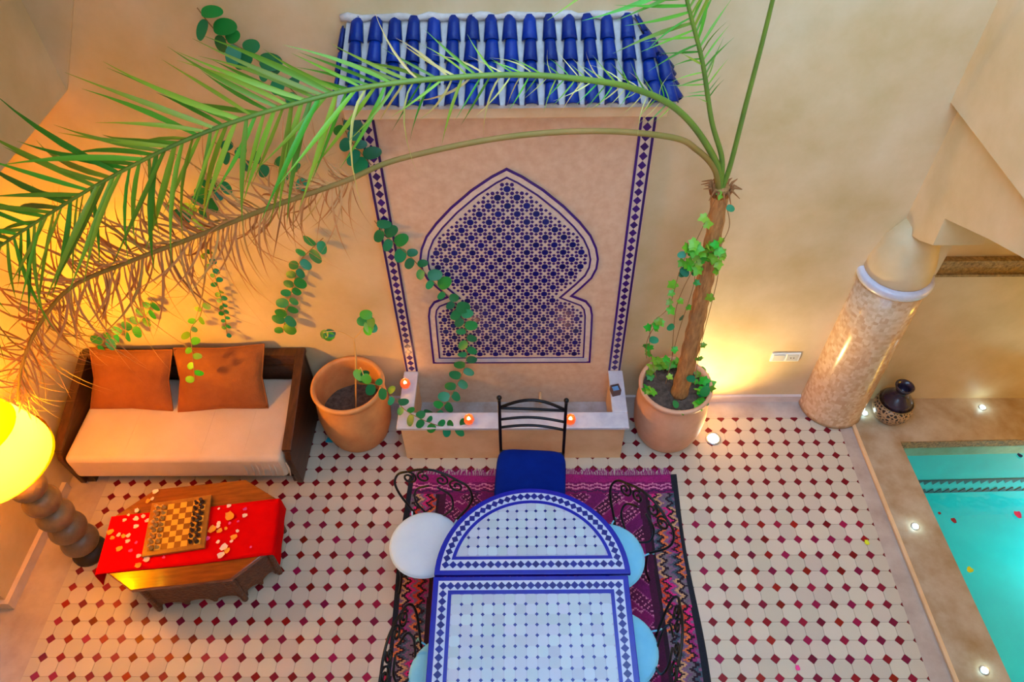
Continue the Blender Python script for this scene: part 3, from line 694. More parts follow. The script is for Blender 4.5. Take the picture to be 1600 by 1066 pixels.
# scroll-back chairs with round cushions
def spiral(cx, cz, r0, a0, turns, sgn=1, n=28):
    out = []
    for k in range(n + 1):
        t = k / n; r = r0 * (1 - 0.82 * t); a = a0 + sgn * 2 * PI * turns * t; out.append((cx + r * math.cos(a), cz + r * math.sin(a)))
    return out
def scroll_chair(label, loc, rz, cush, ties=False):
    t = thing('scroll_chair', label, 'chair', loc, rotz=rz, group='scroll-back iron chairs around the tables')
    def bk(pts, r=0.0075, nm='scroll'):
        MB().tube([(x, 0.225 + 0.10 * z / 0.5, 0.43 + z) for x, z in pts], r, 7).build(nm, 'iron', t, True)
    for s in (-1, 1):
        side = [(0.15 * s, 0.0), (0.19 * s, 0.07), (0.245 * s, 0.17), (0.27 * s, 0.27), (0.24 * s, 0.36), (0.17 * s, 0.40)]
        side = [tuple(v)[:2] for v in spline([(a, b_, 0) for a, b_ in side], 6)] + [(0.17 * s + s * (-0.0), 0.40)]
        bk(side, 0.0085, 'back_frame')
        bk([(x, z) for x, z in spiral(0.165 * s, 0.345, 0.055, PI / 2, 1.4, s)])
        bk([(x, z) for x, z in spiral(0.06 * s, 0.375, 0.05, PI / 2 if s > 0 else PI / 2, 1.3, -s)])
        inner = spline([(0.06 * s, 0.02, 0), (0.13 * s, 0.12, 0), (0.12 * s, 0.24, 0), (0.03 * s, 0.30, 0)], 6); bk([(v.x, v.y) for v in inner])
        MB().tube(spline([(0.15 * s, 0.225, 0.43), (0.16 * s, 0.235, 0.2), (0.19 * s, 0.27, 0.018)], 5), 0.009, 8).build('leg', 'iron', t, True)
        MB().tube(spline([(0.15 * s, -0.14, 0.43), (0.155 * s, -0.15, 0.2), (0.18 * s, -0.19, 0.018)], 5), 0.009, 8).build('leg', 'iron', t, True)
    bk([(v.x, v.y) for v in spline([(-0.17, 0.40, 0), (-0.10, 0.435, 0), (0, 0.455, 0), (0.10, 0.435, 0), (0.17, 0.40, 0)], 6)], 0.0085, 'top_rail')
    MB().tube([(0.215 * math.cos(2 * PI * k / 28), 0.215 * math.sin(2 * PI * k / 28), 0.425) for k in range(28)], 0.010, 8, closed=True).build('seat_ring', 'iron', t, True)
    MB().lathe([(0.20, 0.418), (0.205, 0.422), (0.205, 0.43)], (0, 0, 0), 28).build('seat_plate', 'iron', t)
    cu = round_cushion(0.238, 0.238, 0.05, 2.0, 0.431).build('cushion', cush, t, True)
    MB().tube([(0.2375 * math.cos(2 * PI * k / 40), 0.2375 * math.sin(2 * PI * k / 40), 0.431 + 0.023) for k in range(40)], 0.004, 6, closed=True).build('piping', cush, cu, True)
    for s in (-1, 1): MB().tube([(0.15 * s, 0.19, 0.445), (0.165 * s, 0.235, 0.45), (0.18 * s, 0.25, 0.44), (0.172 * s, 0.262, 0.41)], 0.006, 6).build('tie', cush, cu, True)
    return t
scroll_chair('iron scroll-back chair with fully seen white round cushion left of the half-round table', (-0.675, 2.29, 0), -0.20, 'white_cushion')
scroll_chair('iron scroll-back chair tucked under the right of the half-round table with pale cushion', (0.545, 2.20, 0), -0.85, 'cyan_cushion')
scroll_chair('iron scroll-back chair with bright blue round cushion tucked right of the long table', (0.56, 1.60, 0), -1.75, 'cyan_cushion')
scroll_chair('iron scroll-back chair at lower left of the long table scrolls crossing the rug edge', (-0.46, 1.44, 0), 1.35, 'cyan_cushion')

# ================================================================== DAYBED
db = thing('daybed', 'dark wooden daybed with pale sheeted mattress against the orange wall', 'sofa', (-2.6, 3.4, 0))
SX0, SX1 = -3.50, -1.74
MB().box(SX0 + 0.03, SX1 - 0.02, 3.07, 3.80, 0.06, 0.20).build('base', 'dark_wood', db, bevel=0.006)
for x in (SX0 + 0.02, SX1 - 0.09):
    for y in (3.06, 3.72): MB().box(x, x + 0.07, y, y + 0.07, 0, 0.08).build('leg', 'dark_wood', db)
MB().box(SX0, SX1, 3.775, 3.815, 0.05, 0.68).build('back_panel', 'dark_wood', db)
MB().box(SX0 - 0.01, SX1 + 0.01, 3.755, 3.835, 0.68, 0.72).build('top_rail', 'dark_wood', db, bevel=0.006)
MB().box(SX0 + 0.05, SX1 - 0.05, 3.765, 3.78, 0.55, 0.58).build('back_moulding', 'dark_wood', db, bevel=0.004)
for s, xa in ((0, SX0), (1, SX1 - 0.045)):
    prof = [(3.80, 0.04), (3.02, 0.04), (3.00, 0.30), (2.995, 0.40), (3.02, 0.47), (3.08, 0.49), (3.2, 0.52), (3.5, 0.61), (3.80, 0.70)]
    ar = MB().poly_prism([(xa, y, z) for y, z in prof], (0.045, 0, 0)).build('arm', 'dark_wood', db, bevel=0.006)
    top = [(xa - 0.012, y, z) for y, z in prof[4:]]
    cap = MB().poly_prism(top + [(p_[0], p_[1], p_[2] + 0.03) for p_ in reversed(top)], (0.069, 0, 0)).build('arm_cap', 'dark_wood', ar, bevel=0.004)
mt = MB()
def matt(u, v):
    a = 2 * PI * u; return None
mx0, mx1, my0, my1 = -3.44, -1.80, 2.97, 3.76
mm = MB().box(mx0, mx1, my0, my1, 0.19, 0.45)
mattress = mm.build('mattress', 'sheet', db, True, bevel=0.045); mattress.modifiers['bevel'].segments = 4
# folds in the sheet over the front edge
for k in range(8):
    x = -2.1 + 0.045 * k + rnd.uniform(-.01, .01); MB().tube(spline([(x, 2.974, 0.40), (x + 0.008, 2.966, 0.32), (x - 0.004, 2.97, 0.23)], 4), [0.004] * 3 + [0.007] * 3 + [0.005] * 3, 6).build('fold', 'sheet', mattress, True)
for x in (-3.0, -2.42, -2.1): MB().box(x, x + 0.006, 3.02, 3.70, 0.449, 0.452).build('seam', 'sheet', mattress)
def pillow(label, c, rot, w, h):
    mb = MB(); n = 20
    def fn(sg):
        def g(u, v):
            a, b_ = 2 * u - 1, 2 * v - 1; e = (1 - abs(a) ** 2.6) * (1 - abs(b_) ** 2.6)
            pin = 1 - 0.07 * (1 - abs(a)) * abs(b_) ** 2 - 0.0; pin2 = 1 - 0.10 * (1 - abs(b_)) * abs(a) ** 2
            return (a * w / 2 * pin2, b_ * h / 2 * pin, sg * (0.078 * max(0, e) ** 0.55 + 0.006 * math.sin(7 * a + 3 * b_) * max(0, e)))
        return g
    mb.grid(fn(1), n, n).grid(fn(-1), n, n)
    t = thing('throw_pillow', label, 'pillow', c, rotz=0.001); t.rotation_euler = rot
    mb.build('cover', 'pillow_orange', t, True)
    edge_pts = []
    for k in range(4 * n):
        q = k / n; sd = int(q); f_ = q - sd; a, b_ = ((2 * f_ - 1, -1), (1, 2 * f_ - 1), (1 - 2 * f_, 1), (-1, 1 - 2 * f_))[sd]
        pin = 1 - 0.07 * (1 - abs(a)) * abs(b_) ** 2; pin2 = 1 - 0.10 * (1 - abs(b_)) * abs(a) ** 2; edge_pts.append((a * w / 2 * pin2, b_ * h / 2 * pin, 0))
    MB().tube(edge_pts, 0.006, 6, closed=True).build('piping', 'pillow_orange', t, True)
pillow('plump orange-brown pillow on the right of the daybed nearest the dark arm', (-2.365, 3.60, 0.63), (math.radians(46), 0.0, 0.05), 0.70, 0.50)
pillow('orange-brown pillow on the left of the daybed half behind dry palm leaves', (-3.075, 3.60, 0.62), (math.radians(46), 0.0, -0.04), 0.66, 0.48)

# ================================================================== COFFEE TABLE
CZ = 0.42; CR = math.radians(7)
ct = thing('coffee_table', 'octagonal carved wooden coffee table in front of the daybed', 'table', (-2.305, 2.40, 0), rotz=CR)
def octp(a, b_, ca, cb): return [(a, -b_ + cb), (a, b_ - cb), (a - ca, b_), (-a + ca, b_), (-a, b_ - cb), (-a, -b_ + cb), (-a + ca, -b_), (a - ca, -b_)]
top = octp(0.565, 0.38, 0.245, 0.19)
MB().poly_prism([(x, y, CZ - 0.035) for x, y in top], (0, 0, 0.035)).build('top', 'table_wood', ct, bevel=0.006)
MB().poly_prism([(x, y, CZ - 0.055) for x, y in octp(0.545, 0.36, 0.235, 0.183)], (0, 0, 0.02)).build('moulding', 'dark_wood', ct, bevel=0.004)
sk = octp(0.515, 0.335, 0.222, 0.172)
for i in range(8):
    a = Vector((*sk[i], 0)); b_ = Vector((*sk[(i + 1) % 8], 0)); d = b_ - a; ln = d.length; d.normalize(); nrm = Vector((d.y, -d.x, 0)); n = 28
    pts = []
    m_ = max(1, round(ln / 0.17))
    for k in range(n + 1):
        s = k / n; q = (s * m_) % 1.0; hgt = 0.02 if min(s, 1 - s) * ln < 0.035 or min(q, 1 - q) * ln / m_ < 0.02 else 0.03 + 0.055 * math.sin(PI * q) ** 0.6
        pts.append(a + d * (ln * s) + Vector((0, 0, hgt)))
    pl = [a + Vector((0, 0, CZ - 0.056)), b_ + Vector((0, 0, CZ - 0.056))]
    MB().poly_prism([pl[0]] + pts + [pl[1]], -nrm * 0.02).build('skirt_panel', 'carved_wood', ct)
    MB().tube([a + Vector((0, 0, 0.002)), a + Vector((0, 0, CZ - 0.056))], 0.022, 8).build('leg', 'carved_wood', ct)
rn = thing('table_runner', 'bright red cloth runner laid across the octagonal coffee table', 'runner', (-2.305, 2.40, CZ), rotz=CR)
L_ = 0.60
def runner(u, v):
    x = (2 * u - 1) * 0.735; y = -0.245 + 0.43 * v + 0.004 * math.sin(9 * u)
    e = 0.574; ov = abs(x) - e
    if ov <= 0: return (x, y, 0.004)
    th = min(ov / 0.03, 1.0); return (math.copysign(e + 0.012 * math.sin(th * PI / 2) + 0.02 * max(0, ov - 0.03) * (1 + math.sin(14 * v)), x), y + 0.004 * math.sin(20 * v), 0.004 - max(0, ov - 0.008))
MB().grid(runner, 90, 14).build('cloth', 'red_cloth', rn, True, solid=0.004)
# chessboard and chessmen
bz = CZ + 0.0065; bp_ = at_z(277, 820, 0.45); BR = math.radians(9.5)
bd = thing('chessboard', 'wooden chessboard set for a game on the red runner', 'chessboard', (bp_.x, bp_.y, bz), rotz=BR)
MB().box(-0.205, 0.205, -0.205, 0.205, 0, 0.022).build('board', 'board_wood', bd, bevel=0.003)
SQ = 0.0435
sl = MB().box(-SQ / 2 + 0.0005, SQ / 2 - 0.0005, -SQ / 2 + 0.0005, SQ / 2 - 0.0005, 0, 0.002); me_l = sl.mesh('square', 'chess_light'); me_d = sl.mesh('square', 'chess_dark')
for i in range(8):
    for j in range(8): inst('square', me_l if (i + j) % 2 else me_d, bd, ((i - 3.5) * SQ, (j - 3.5) * SQ, 0.0215))
PRF = {'pawn': [(0.014, 0), (0.014, 0.005), (0.008, 0.010), (0.006, 0.022), (0.009, 0.024), (0.009, 0.030), (0.006, 0.036), (0.001, 0.038)],
       'rook': [(0.016, 0), (0.016, 0.006), (0.010, 0.012), (0.009, 0.030), (0.013, 0.033), (0.013, 0.042), (0.009, 0.042), (0.009, 0.038), (0.001, 0.038)],
       'bishop': [(0.016, 0), (0.016, 0.006), (0.009, 0.012), (0.006, 0.032), (0.010, 0.035), (0.009, 0.044), (0.004, 0.054), (0.001, 0.058)],
       'king': [(0.017, 0), (0.017, 0.007), (0.010, 0.014), (0.007, 0.040), (0.012, 0.044), (0.014, 0.056), (0.008, 0.060), (0.003, 0.062), (0.003, 0.070), (0.001, 0.071)]}
PRF['knight'] = PRF['rook'][:4] + [(0.012, 0.036), (0.010, 0.046), (0.004, 0.050), (0.001, 0.051)]; PRF['queen'] = PRF['king'][:6] + [(0.011, 0.060), (0.001, 0.063)]
order = ['rook', 'knight', 'bishop', 'queen', 'king', 'bishop', 'knight', 'rook']
Rz = Matrix.Rotation(BR, 3, 'Z')
for side, (cols, mt_, word, grp) in enumerate((((0, 1), 'piece_light', 'pale', 'pale chessmen on the chessboard'), ((7, 6), 'piece_dark', 'dark', 'dark chessmen on the chessboard'))):
    meshes = {k: MB().lathe(v, (0, 0, 0), 12).mesh('chess_' + k, mt_, True) for k, v in PRF.items()}
    for j in range(8):
        for kind, c_ in ((order[j], cols[0]), ('pawn', cols[1])):
            pos = Vector((bp_.x, bp_.y, bz + 0.0236)) + Rz @ Vector(((c_ - 3.5) * SQ + rnd.uniform(-.003, .003), (j - 3.5) * SQ + rnd.uniform(-.003, .003), 0))
            o = inst('chess_' + kind, meshes[kind], None, pos)
            tag(o, '%s chess %s on the %s of the board, %s from its near edge' % (word, kind, 'left' if side == 0 else 'right', ('first', 'second', 'third', 'fourth', 'fifth', 'sixth', 'seventh', 'eighth')[j]), 'chess piece', grp)
# petals on and beside the runner
def petal_mesh(nm, mat, sz):
    mb = MB().grid(lambda u, v: ((u - 0.5) * sz * (0.55 + 0.45 * math.sin(PI * min(1, v * 1.0 + 0.12))) * 1.5, (v - 0.5) * sz * 1.6, 0.10 * sz + 0.8 * sz * ((u - 0.5) ** 2 + 0.5 * (v - 0.5) ** 2)), 4, 4); return mb.mesh(nm, mat, True)
PM = {k: petal_mesh('flower_petal', 'petal_' + k, 0.021) for k in ('pale', 'orange', 'pink')}
spots = [(243, 768, 'pale', 1.2), (231, 783, 'orange', 1), (238, 779, 'pale', .8), (214, 798, 'pale', 1), (213, 811, 'pale', 1.1), (224, 807, 'pale', .9), (230, 814, 'pale', .9), (195, 813, 'pale', .8), (213, 823, 'pale', 1), (201, 805, 'pale', .6), (173, 832, 'orange', 1.3), (176, 841, 'orange', .9), (186, 836, 'pale', .9), (193, 838, 'orange', .9), (201, 837, 'pale', .9), (200, 846, 'pale', .9), (187, 858, 'orange', 1.2), (204, 861, 'pink', .8), (213, 848, 'pink', .6), (217, 869, 'pale', .9), (229, 875, 'pale', 1.2), (216, 884, 'orange', 1.2), (256, 871, 'pink', .6),
         (358, 791, 'pale', .9), (342, 795, 'pale', .5), (359, 807, 'orange', 1.9), (383, 796, 'pink', .8), (383, 806, 'pale', 1), (342, 818, 'pale', .9), (332, 828, 'orange', 1.6), (343, 830, 'orange', 1.1), (341, 823, 'pale', .8), (353, 826, 'orange', .7), (325, 842, 'pink', .9), (371, 830, 'pale', .7), (366, 840, 'orange', 1.3), (341, 847, 'pale', .8), (362, 846, 'pale', .7), (350, 856, 'pale', 1.5), (355, 861, 'orange', 1.2), (346, 868, 'pale', 1.4), (392, 855, 'pink', .5), (359, 818, 'pink', .6), (372, 815, 'pink', .5)]
wd = {'pale': 'pale pink', 'orange': 'orange', 'pink': 'bright pink'}
for (x, y, k, s) in spots:
    p = at_z(x, y, 0.428); ly_ = -(p.x + 2.305) * math.sin(CR) + (p.y - 2.40) * math.cos(CR); on_wood = not (-0.27 < ly_ < 0.215); zz = CZ + (0.0062 if not on_wood else 0.001)
    o = inst('flower_petal', PM[k], None, (p.x, p.y, zz), (rnd.uniform(-.05, .05), rnd.uniform(-.05, .05), rnd.uniform(0, 6.3)), (s, s, s))
    tag(o, '%s flower petal scattered %s of the chessboard on the coffee table' % (wd[k], 'left' if x < 275 else 'right'), 'petal', 'petals scattered on the coffee table')
for (x, y, k, s, lab) in ((1593, 712, 'petal_blue', 1.0, 'dark blue petal floating near the back edge of the pool'), (1490, 814, 'petal_red', 1.1, 'dark red petal floating in the pool left of the pink one'), (1468, 802, 'petal_red', .6, 'tiny dark red petal floating close to the pool side'), (1590, 805, 'petal_pink', 1.5, 'pink petal floating at the right of the pool'), (1515, 891, 'petal_yellow', 1.2, 'yellow petal floating in the pool')):
    p = at_z(x, y, -0.08); o = inst('flower_petal', petal_mesh('flower_petal', k, 0.024), None, (p.x, p.y, -0.084), (0, 0, rnd.uniform(0, 6)), (s, s, s)); tag(o, lab, 'petal', 'petals floating in the pool')
p = at_z(515, 688, 0.004); o = inst('glass_shard', MB().poly_prism([(-.03, -.02, 0), (.03, -.025, 0), (.02, .03, 0), (-.02, .02, 0)], (0, 0, 0.008)).mesh('glass_shard', 'confetti'), None, (p.x, p.y, 0.0025)); tag(o, 'small turquoise fragment on the floor beside the left pot', 'fragment')
p = at_z(1246, 1044, 0.004); o = inst('flower_petal', PM['pink'], None, (p.x, p.y, 0.003)); tag(o, 'lone pink petal lying on the tiled floor near the deck', 'petal')
p = at_z(1354, 848, 0.004); o = inst('flower_petal', petal_mesh('flower_petal', 'petal_yellow', 0.024), None, (p.x, p.y, 0.003)); tag(o, 'lone olive yellow petal lying on the floor border by the deck', 'petal')

# ================================================================== FLOOR LAMP
LX, LY = -3.215, 2.46
fl = thing('floor_lamp', 'floor lamp with stacked ceramic balls and glowing yellow shade', 'lamp', (LX, LY, 0))
MB().lathe([(0.12, 0.001), (0.12, 0.03), (0.10, 0.06), (0.07, 0.085)], (LX, LY, 0), 28).build('foot', 'lamp_foot', fl, True)
for k, r in enumerate((0.128, 0.126, 0.122, 0.118, 0.112)):
    MB().lathe([(max(0.03, r * math.sin(PI * q / 12)), 0.185 + k * 0.185 - 0.105 * math.cos(PI * q / 12)) for q in range(13)], (LX, LY, 0), 28).build('ball', 'ceramic_ball', fl, True)
MB().lathe([(0.014, 1.02), (0.014, 1.42)], (LX, LY, 0), 12).build('stem', 'lamp_foot', fl, True)
sh = MB().lathe([(0.325, 1.27), (0.315, 1.36), (0.25, 1.60)], (LX + 0.01, LY - 0.04, 0), 40, cap=False).build('shade', 'lamp_shade', fl, True)
bl = MB().lathe([(max(0.001, 0.035 * math.sin(PI * q / 10)), 1.45 - 0.03 * math.cos(PI * q / 10)) for q in range(11)], (LX, LY, 0), 16).build('bulb', 'bulb', fl, True)
MB().lathe([(0.001, 1.30), (0.31, 1.30), (0.31, 1.305), (0.001, 1.305)], (LX, LY, 0), 28, cap=False).build('lower_light_filter', 'lower_filter_tint', fl)  # added disc, holds back the lamp light falling on the floor
MB().lathe([(0.001, 1.585), (0.25, 1.585), (0.25, 1.59), (0.001, 1.59)], (LX + 0.01, LY - 0.04, 0), 32, cap=False).build('upper_light_filter', 'upper_filter_tint', fl)  # added lid, keeps the lamp light off the upper wall
MB().tube([(LX - 0.27, LY - 0.04, 1.59), (LX, LY, 1.42), (LX + 0.26, LY - 0.04, 1.59)], 0.003, 6).build('spider', 'iron', fl)
lamp('floor_lamp_light', 'POINT', (LX, LY, 1.46), 470, (1, 0.88, 0.2), 0.05)

# ================================================================== POTS AND PALM
def pot(name, label, loc, rt, h, mat, soil_z):
    t = thing(name, label, 'plant pot', loc)
    MB().lathe([(rt * 0.80, 0.0), (rt * 0.86, 0.03), (rt * 0.99, 0.16), (rt * 1.035, 0.32), (rt * 1.0, 0.46), (rt * 0.955, h - 0.07), (rt * 0.96, h - 0.055), (rt * 1.01, h - 0.04), (rt * 1.03, h - 0.015), (rt * 1.01, h), (rt * 0.93, h), (rt * 0.90, h - 0.02), (rt * 0.89, h - 0.06), (rt * 0.92, 0.4), (rt * 0.92, 0.25), (rt * 0.80, 0.05), (rt * 0.1, 0.04)], loc, 48).build('body', mat, t, True)
    mb = MB(); n = 30; rr_ = rt * 0.905
    for i in range(7):
        for q in range(n):
            r = rr_ * (i + 0.02) / 6.02; a = 2 * PI * q / n; mb.v.append(Vector((loc[0] + r * math.cos(a), loc[1] + r * math.sin(a), soil_z + rnd.uniform(-.008, .008))))
    for i in range(6):
        for q in range(n): q2 = (q + 1) % n; mb.f.append((i * n + q, i * n + q2, (i + 1) * n + q2, (i + 1) * n + q))
    mb.f.append(tuple(range(n))); mb.build('soil', 'soil', t, True); return t
pl_ = pot('clay_pot', 'tall ochre clay pot with a bare stem between daybed and fountain', (-1.372, 3.55, 0.0), 0.278, 0.62, 'terracotta', 0.30)
pr_ = pot('clay_pot', 'pinkish clay pot holding the palm right of the fountain', (1.158, 3.535, 0.0), 0.275, 0.62, 'terracotta_pale', 0.56)
# leaf shapes
def leaf_mesh(nm, mat, n=10, heart=0.25):
    pts = [Vector((0, 0, 0))]; mb = MB()
    for k in range(n + 1):
        t = PI * k / n; w = 0.40 * math.sin(t) ** 0.85 * (1.12 - 0.25 * k / n); y = 0.5 - 0.5 * math.cos(t); mb_y = y
        pts.append((w, mb_y))
    L1 = [(p_[0], p_[1]) for p_ in pts[1:]]
    b = 0
    for (w, y) in L1: mb.v.append(Vector((0, y, -0.12 * y * y)))
    for (w, y) in L1: mb.v.append(Vector((w, y, 0.10 * w - 0.12 * y * y)))
    for (w, y) in L1: mb.v.append(Vector((-w, y, 0.10 * w - 0.12 * y * y)))
    k = len(L1)
    for i in range(k - 1): mb.f += [(i, i + 1, k + i + 1, k + i), (i, 2 * k + i, 2 * k + i + 1, i + 1)]
    return mb.mesh(nm, mat, True)
LV = leaf_mesh('leaf', 'leaf_vine', heart=1); LBR = leaf_mesh('leaf', 'leaf_bright')
def ivy_mesh(nm, mat):
    ol = [(0, 0), (0.16, -0.08), (0.42, 0.02), (0.36, 0.26), (0.52, 0.52), (0.27, 0.60), (0.14, 0.82), (0, 1.0)]
    mb = MB(); mb.v = [Vector((0, 0.35, 0.03))] + [Vector((x, y, -0.10 * (x * x + (y - .35) ** 2) * 2)) for x, y in ol + [(-x, y) for x, y in reversed(ol[1:-1])]]
    n = len(mb.v) - 1
    for k in range(n): mb.f.append((0, 1 + k, 1 + (k + 1) % n))
    return mb.mesh(nm, mat)
IVY = ivy_mesh('leaf', 'leaf_bright')
def place_leaf(me, parent, base, direction, normal, size, asp=1.0):
    d = direction.normalized(); nn = (normal - d * normal.dot(d)).normalized(); s = d.cross(nn)
    m_ = Matrix((s * size * asp, d * size, nn * size)).transposed().to_4x4(); m_.translation = base
    return inst('leaf', me, parent, (0, 0, 0), matrix=m_)
def vine(label, pxs, ys, size, step, me=LV, r=0.003, stem='stem', spread=1.0, name='creeping_vine'):
    P = [at_y(x, y, yy) for (x, y), yy in zip(pxs, ys)]; path = spline(P, 8)
    t = thing(name, label, 'vine', tuple(path[0])); MB().tube(path, r, 5).build('stem', stem, t, True)
    acc = 0; sd = 1
    for a, b_ in zip(path[:-1], path[1:]):
        acc += (b_ - a).length
        if acc >= step:
            acc = 0; sd = -sd; T = (b_ - a).normalized(); out = Vector((0, -0.8, 0.55)); S = T.cross(out).normalized() * sd
            d = (S * spread + T * rnd.uniform(-0.1, 0.6) + Vector((rnd.uniform(-.3, .3), rnd.uniform(-.3, .1), rnd.uniform(-.35, .15))))
            d.y = min(d.y, 0.05)
            place_leaf(me, t, a, d, out + Vector((rnd.uniform(-.5, .5), rnd.uniform(-.3, .3), rnd.uniform(-.4, .4))), size * rnd.uniform(0.75, 1.2), rnd.uniform(0.8, 1.05))
    return t
y1 = W - 0.07
vine('leafy green vine high on the wall left of the blue roof tiles', [(308, 12), (328, 38), (350, 60), (385, 80), (415, 105), (440, 125), (465, 150)], [y1] * 7, 0.105, 0.040)
vine('green vine strand crossing the wall between the two palm fronds', [(335, 222), (360, 240), (400, 255), (440, 262), (480, 282)], [y1] * 5, 0.095, 0.045)
vine('green vine cluster at the upper left corner of the fountain panel', [(535, 185), (540, 205), (552, 225), (565, 240), (580, 258)], [W - 0.10] * 5, 0.10, 0.034)
vine('vine clump on the orange wall behind the dry frond', [(352, 280), (335, 295), (322, 312), (308, 330), (295, 350)], [y1] * 5, 0.10, 0.042)
vine('hanging vine with paired round leaves on the orange wall above the daybed arm', [(505, 372), (488, 388), (468, 410), (460, 440), (452, 470), (446, 498), (442, 520)], [y1] * 7, 0.092, 0.046, spread=1.2)
vine('thin small-leaved vine hanging in the middle of the orange wall', [(318, 385), (330, 415), (340, 445), (350, 485), (355, 525)], [y1] * 5, 0.045, 0.032)
vine('short vine with round leaves on the wall just above the left pillow', [(238, 468), (230, 490), (205, 515), (175, 525), (150, 542)], [y1] * 5, 0.085, 0.044)
vine('slim pale vine hanging down in front of the right pillow', [(318, 470), (312, 495), (298, 515), (300, 545), (303, 575), (304, 595)], [W - 0.10, W - 0.12, W - 0.16, W - 0.28, W - 0.40, W - 0.46], 0.065, 0.05, me=LBR)
vine('long leafy vine draped over the fountain arch down into the trough', [(585, 345), (605, 370), (640, 400), (672, 435), (705, 468), (722, 495), (730, 530), (728, 565), (715, 600), (695, 632), (672, 652)], [W - 0.07, W - 0.08, W - 0.09, W - 0.10, W - 0.11, W - 0.12, W - 0.13, W - 0.15, W - 0.22, W - 0.34, W - 0.42], 0.092, 0.040)
vine('leafy tendril trailing from the left pot over the white trough rim', [(565, 600), (590, 602), (612, 618), (632, 640), (652, 652), (675, 662), (700, 668), (735, 664)], [3.47, 3.44, 3.40, 3.34, 3.29, 3.27, 3.265, 3.285], 0.082, 0.042)
# bare stem plant in the left pot
pg = thing('potted_stem', 'nearly bare pale stem with few green leaves growing in the left pot', 'plant', (-1.36, 3.53, 0.3))
main = spline([(-1.36, 3.53, 0.29), at_y(556, 600, 3.53), at_y(556, 560, 3.53), at_y(553, 530, 3.53)], 6); MB().tube(main, 0.007, 6).build('stem', 'stem_pale', pg, True)
br = spline([at_y(553, 530, 3.53), at_y(562, 520, 3.55), at_y(572, 505, 3.57), at_y(582, 492, 3.58)], 5); MB().tube(br, 0.004, 5).build('branch', 'stem_pale', pg, True)
b2 = spline([at_y(553, 530, 3.53), at_y(535, 520, 3.53), at_y(518, 518, 3.53), at_y(506, 520, 3.53)], 5); MB().tube(b2, 0.003, 5).build('branch', 'stem_pale', pg, True)
b3 = spline([at_y(556, 590, 3.53), at_y(563, 575, 3.5), at_y(570, 592, 3.47)], 5); MB().tube(b3, 0.004, 5).build('branch', 'stem_pale', pg, True)
for pth, n in ((br, 8), (b2[-6:], 4), (b3[-5:], 4)):
    for k in range(n):
        a = pth[-1 - k % len(pth)]; place_leaf(LV if k % 2 else LBR, pg, a, Vector((rnd.uniform(-1, 1), rnd.uniform(-.6, .2), rnd.uniform(-.8, .5))), Vector((rnd.uniform(-.4, .4), -0.8, 0.6)), rnd.uniform(0.07, 0.10))

# palm
pm = thing('palm_tree', 'slender potted palm with long arching fronds right of the fountain', 'palm', (1.14, 3.47, 0.56))
tp = [at_y(1062, 612, 3.49), at_y(1078, 550, 3.48), at_y(1095, 470, 3.47), at_y(1112, 385, 3.46), at_y(1127, 292, 3.45)]
tp[0].z = 0.55; trk = spline(tp, 10)
tr_ = MB().tube(trk, [0.066 - 0.020 * k / (len(trk) - 1) + 0.004 * math.sin(k * 1.9) for k in range(len(trk))], 14).build('trunk', 'trunk', pm, True)
crown = trk[-1]
for k in range(16):
    a = 2 * PI * k / 16; l = rnd.uniform(0.05, 0.12); d = Vector((math.cos(a), math.sin(a), 0))
    MB().tube([crown + d * 0.045 - Vector((0, 0, 0.05)), crown + d * 0.07 + Vector((0, 0, 0.01)), crown + d * (0.07 + l * 0.5) + Vector((0, 0, rnd.uniform(-.06, .03)))], [0.012, 0.008, 0.002], 5).build('husk_fibre', 'fibre', tr_, True)
def leaflet(nm, mat, droop, w, twist=0.0, curl=0.0, n=5):
    mb = MB()
    for k in range(n + 1):
        t = k / n; ww = w * (0.55 + 0.45 * math.sin(PI * min(1, t * 1.3))) * (1 - t ** 3 * 0.95) / 2
        y = t; z = -droop * t * t; x = curl * t * t
        mb.v += [Vector((x - ww, y, z + 0.4 * ww)), Vector((x, y, z)), Vector((x + ww, y, z + 0.4 * ww))]
    for k in range(n):
        a = 3 * k; mb.f += [(a, a + 1, a + 4, a + 3), (a + 1, a + 2, a + 5, a + 4)]
    return mb.mesh(nm, mat, True)
GREEN = [leaflet('leaflet', 'leaf_palm', d, 0.055, 0, c_) for d, c_ in ((0.05, 0.05), (0.16, -0.08), (0.3, 0.1), (0.1, 0.14))]
DRY = [leaflet('leaflet', 'leaf_dry', d, 0.030, 0, c_, 7) for d, c_ in ((0.4, 0.4), (0.7, -0.45), (0.3, 0.65), (0.9, 0.25), (0.55, -0.2))]
def add_mesh(mb, me, m_):
    b = len(mb.v); mb.v += [m_ @ v.co for v in me.vertices]; mb.f += [tuple(b + i for i in p_.vertices) for p_ in me.polygons]
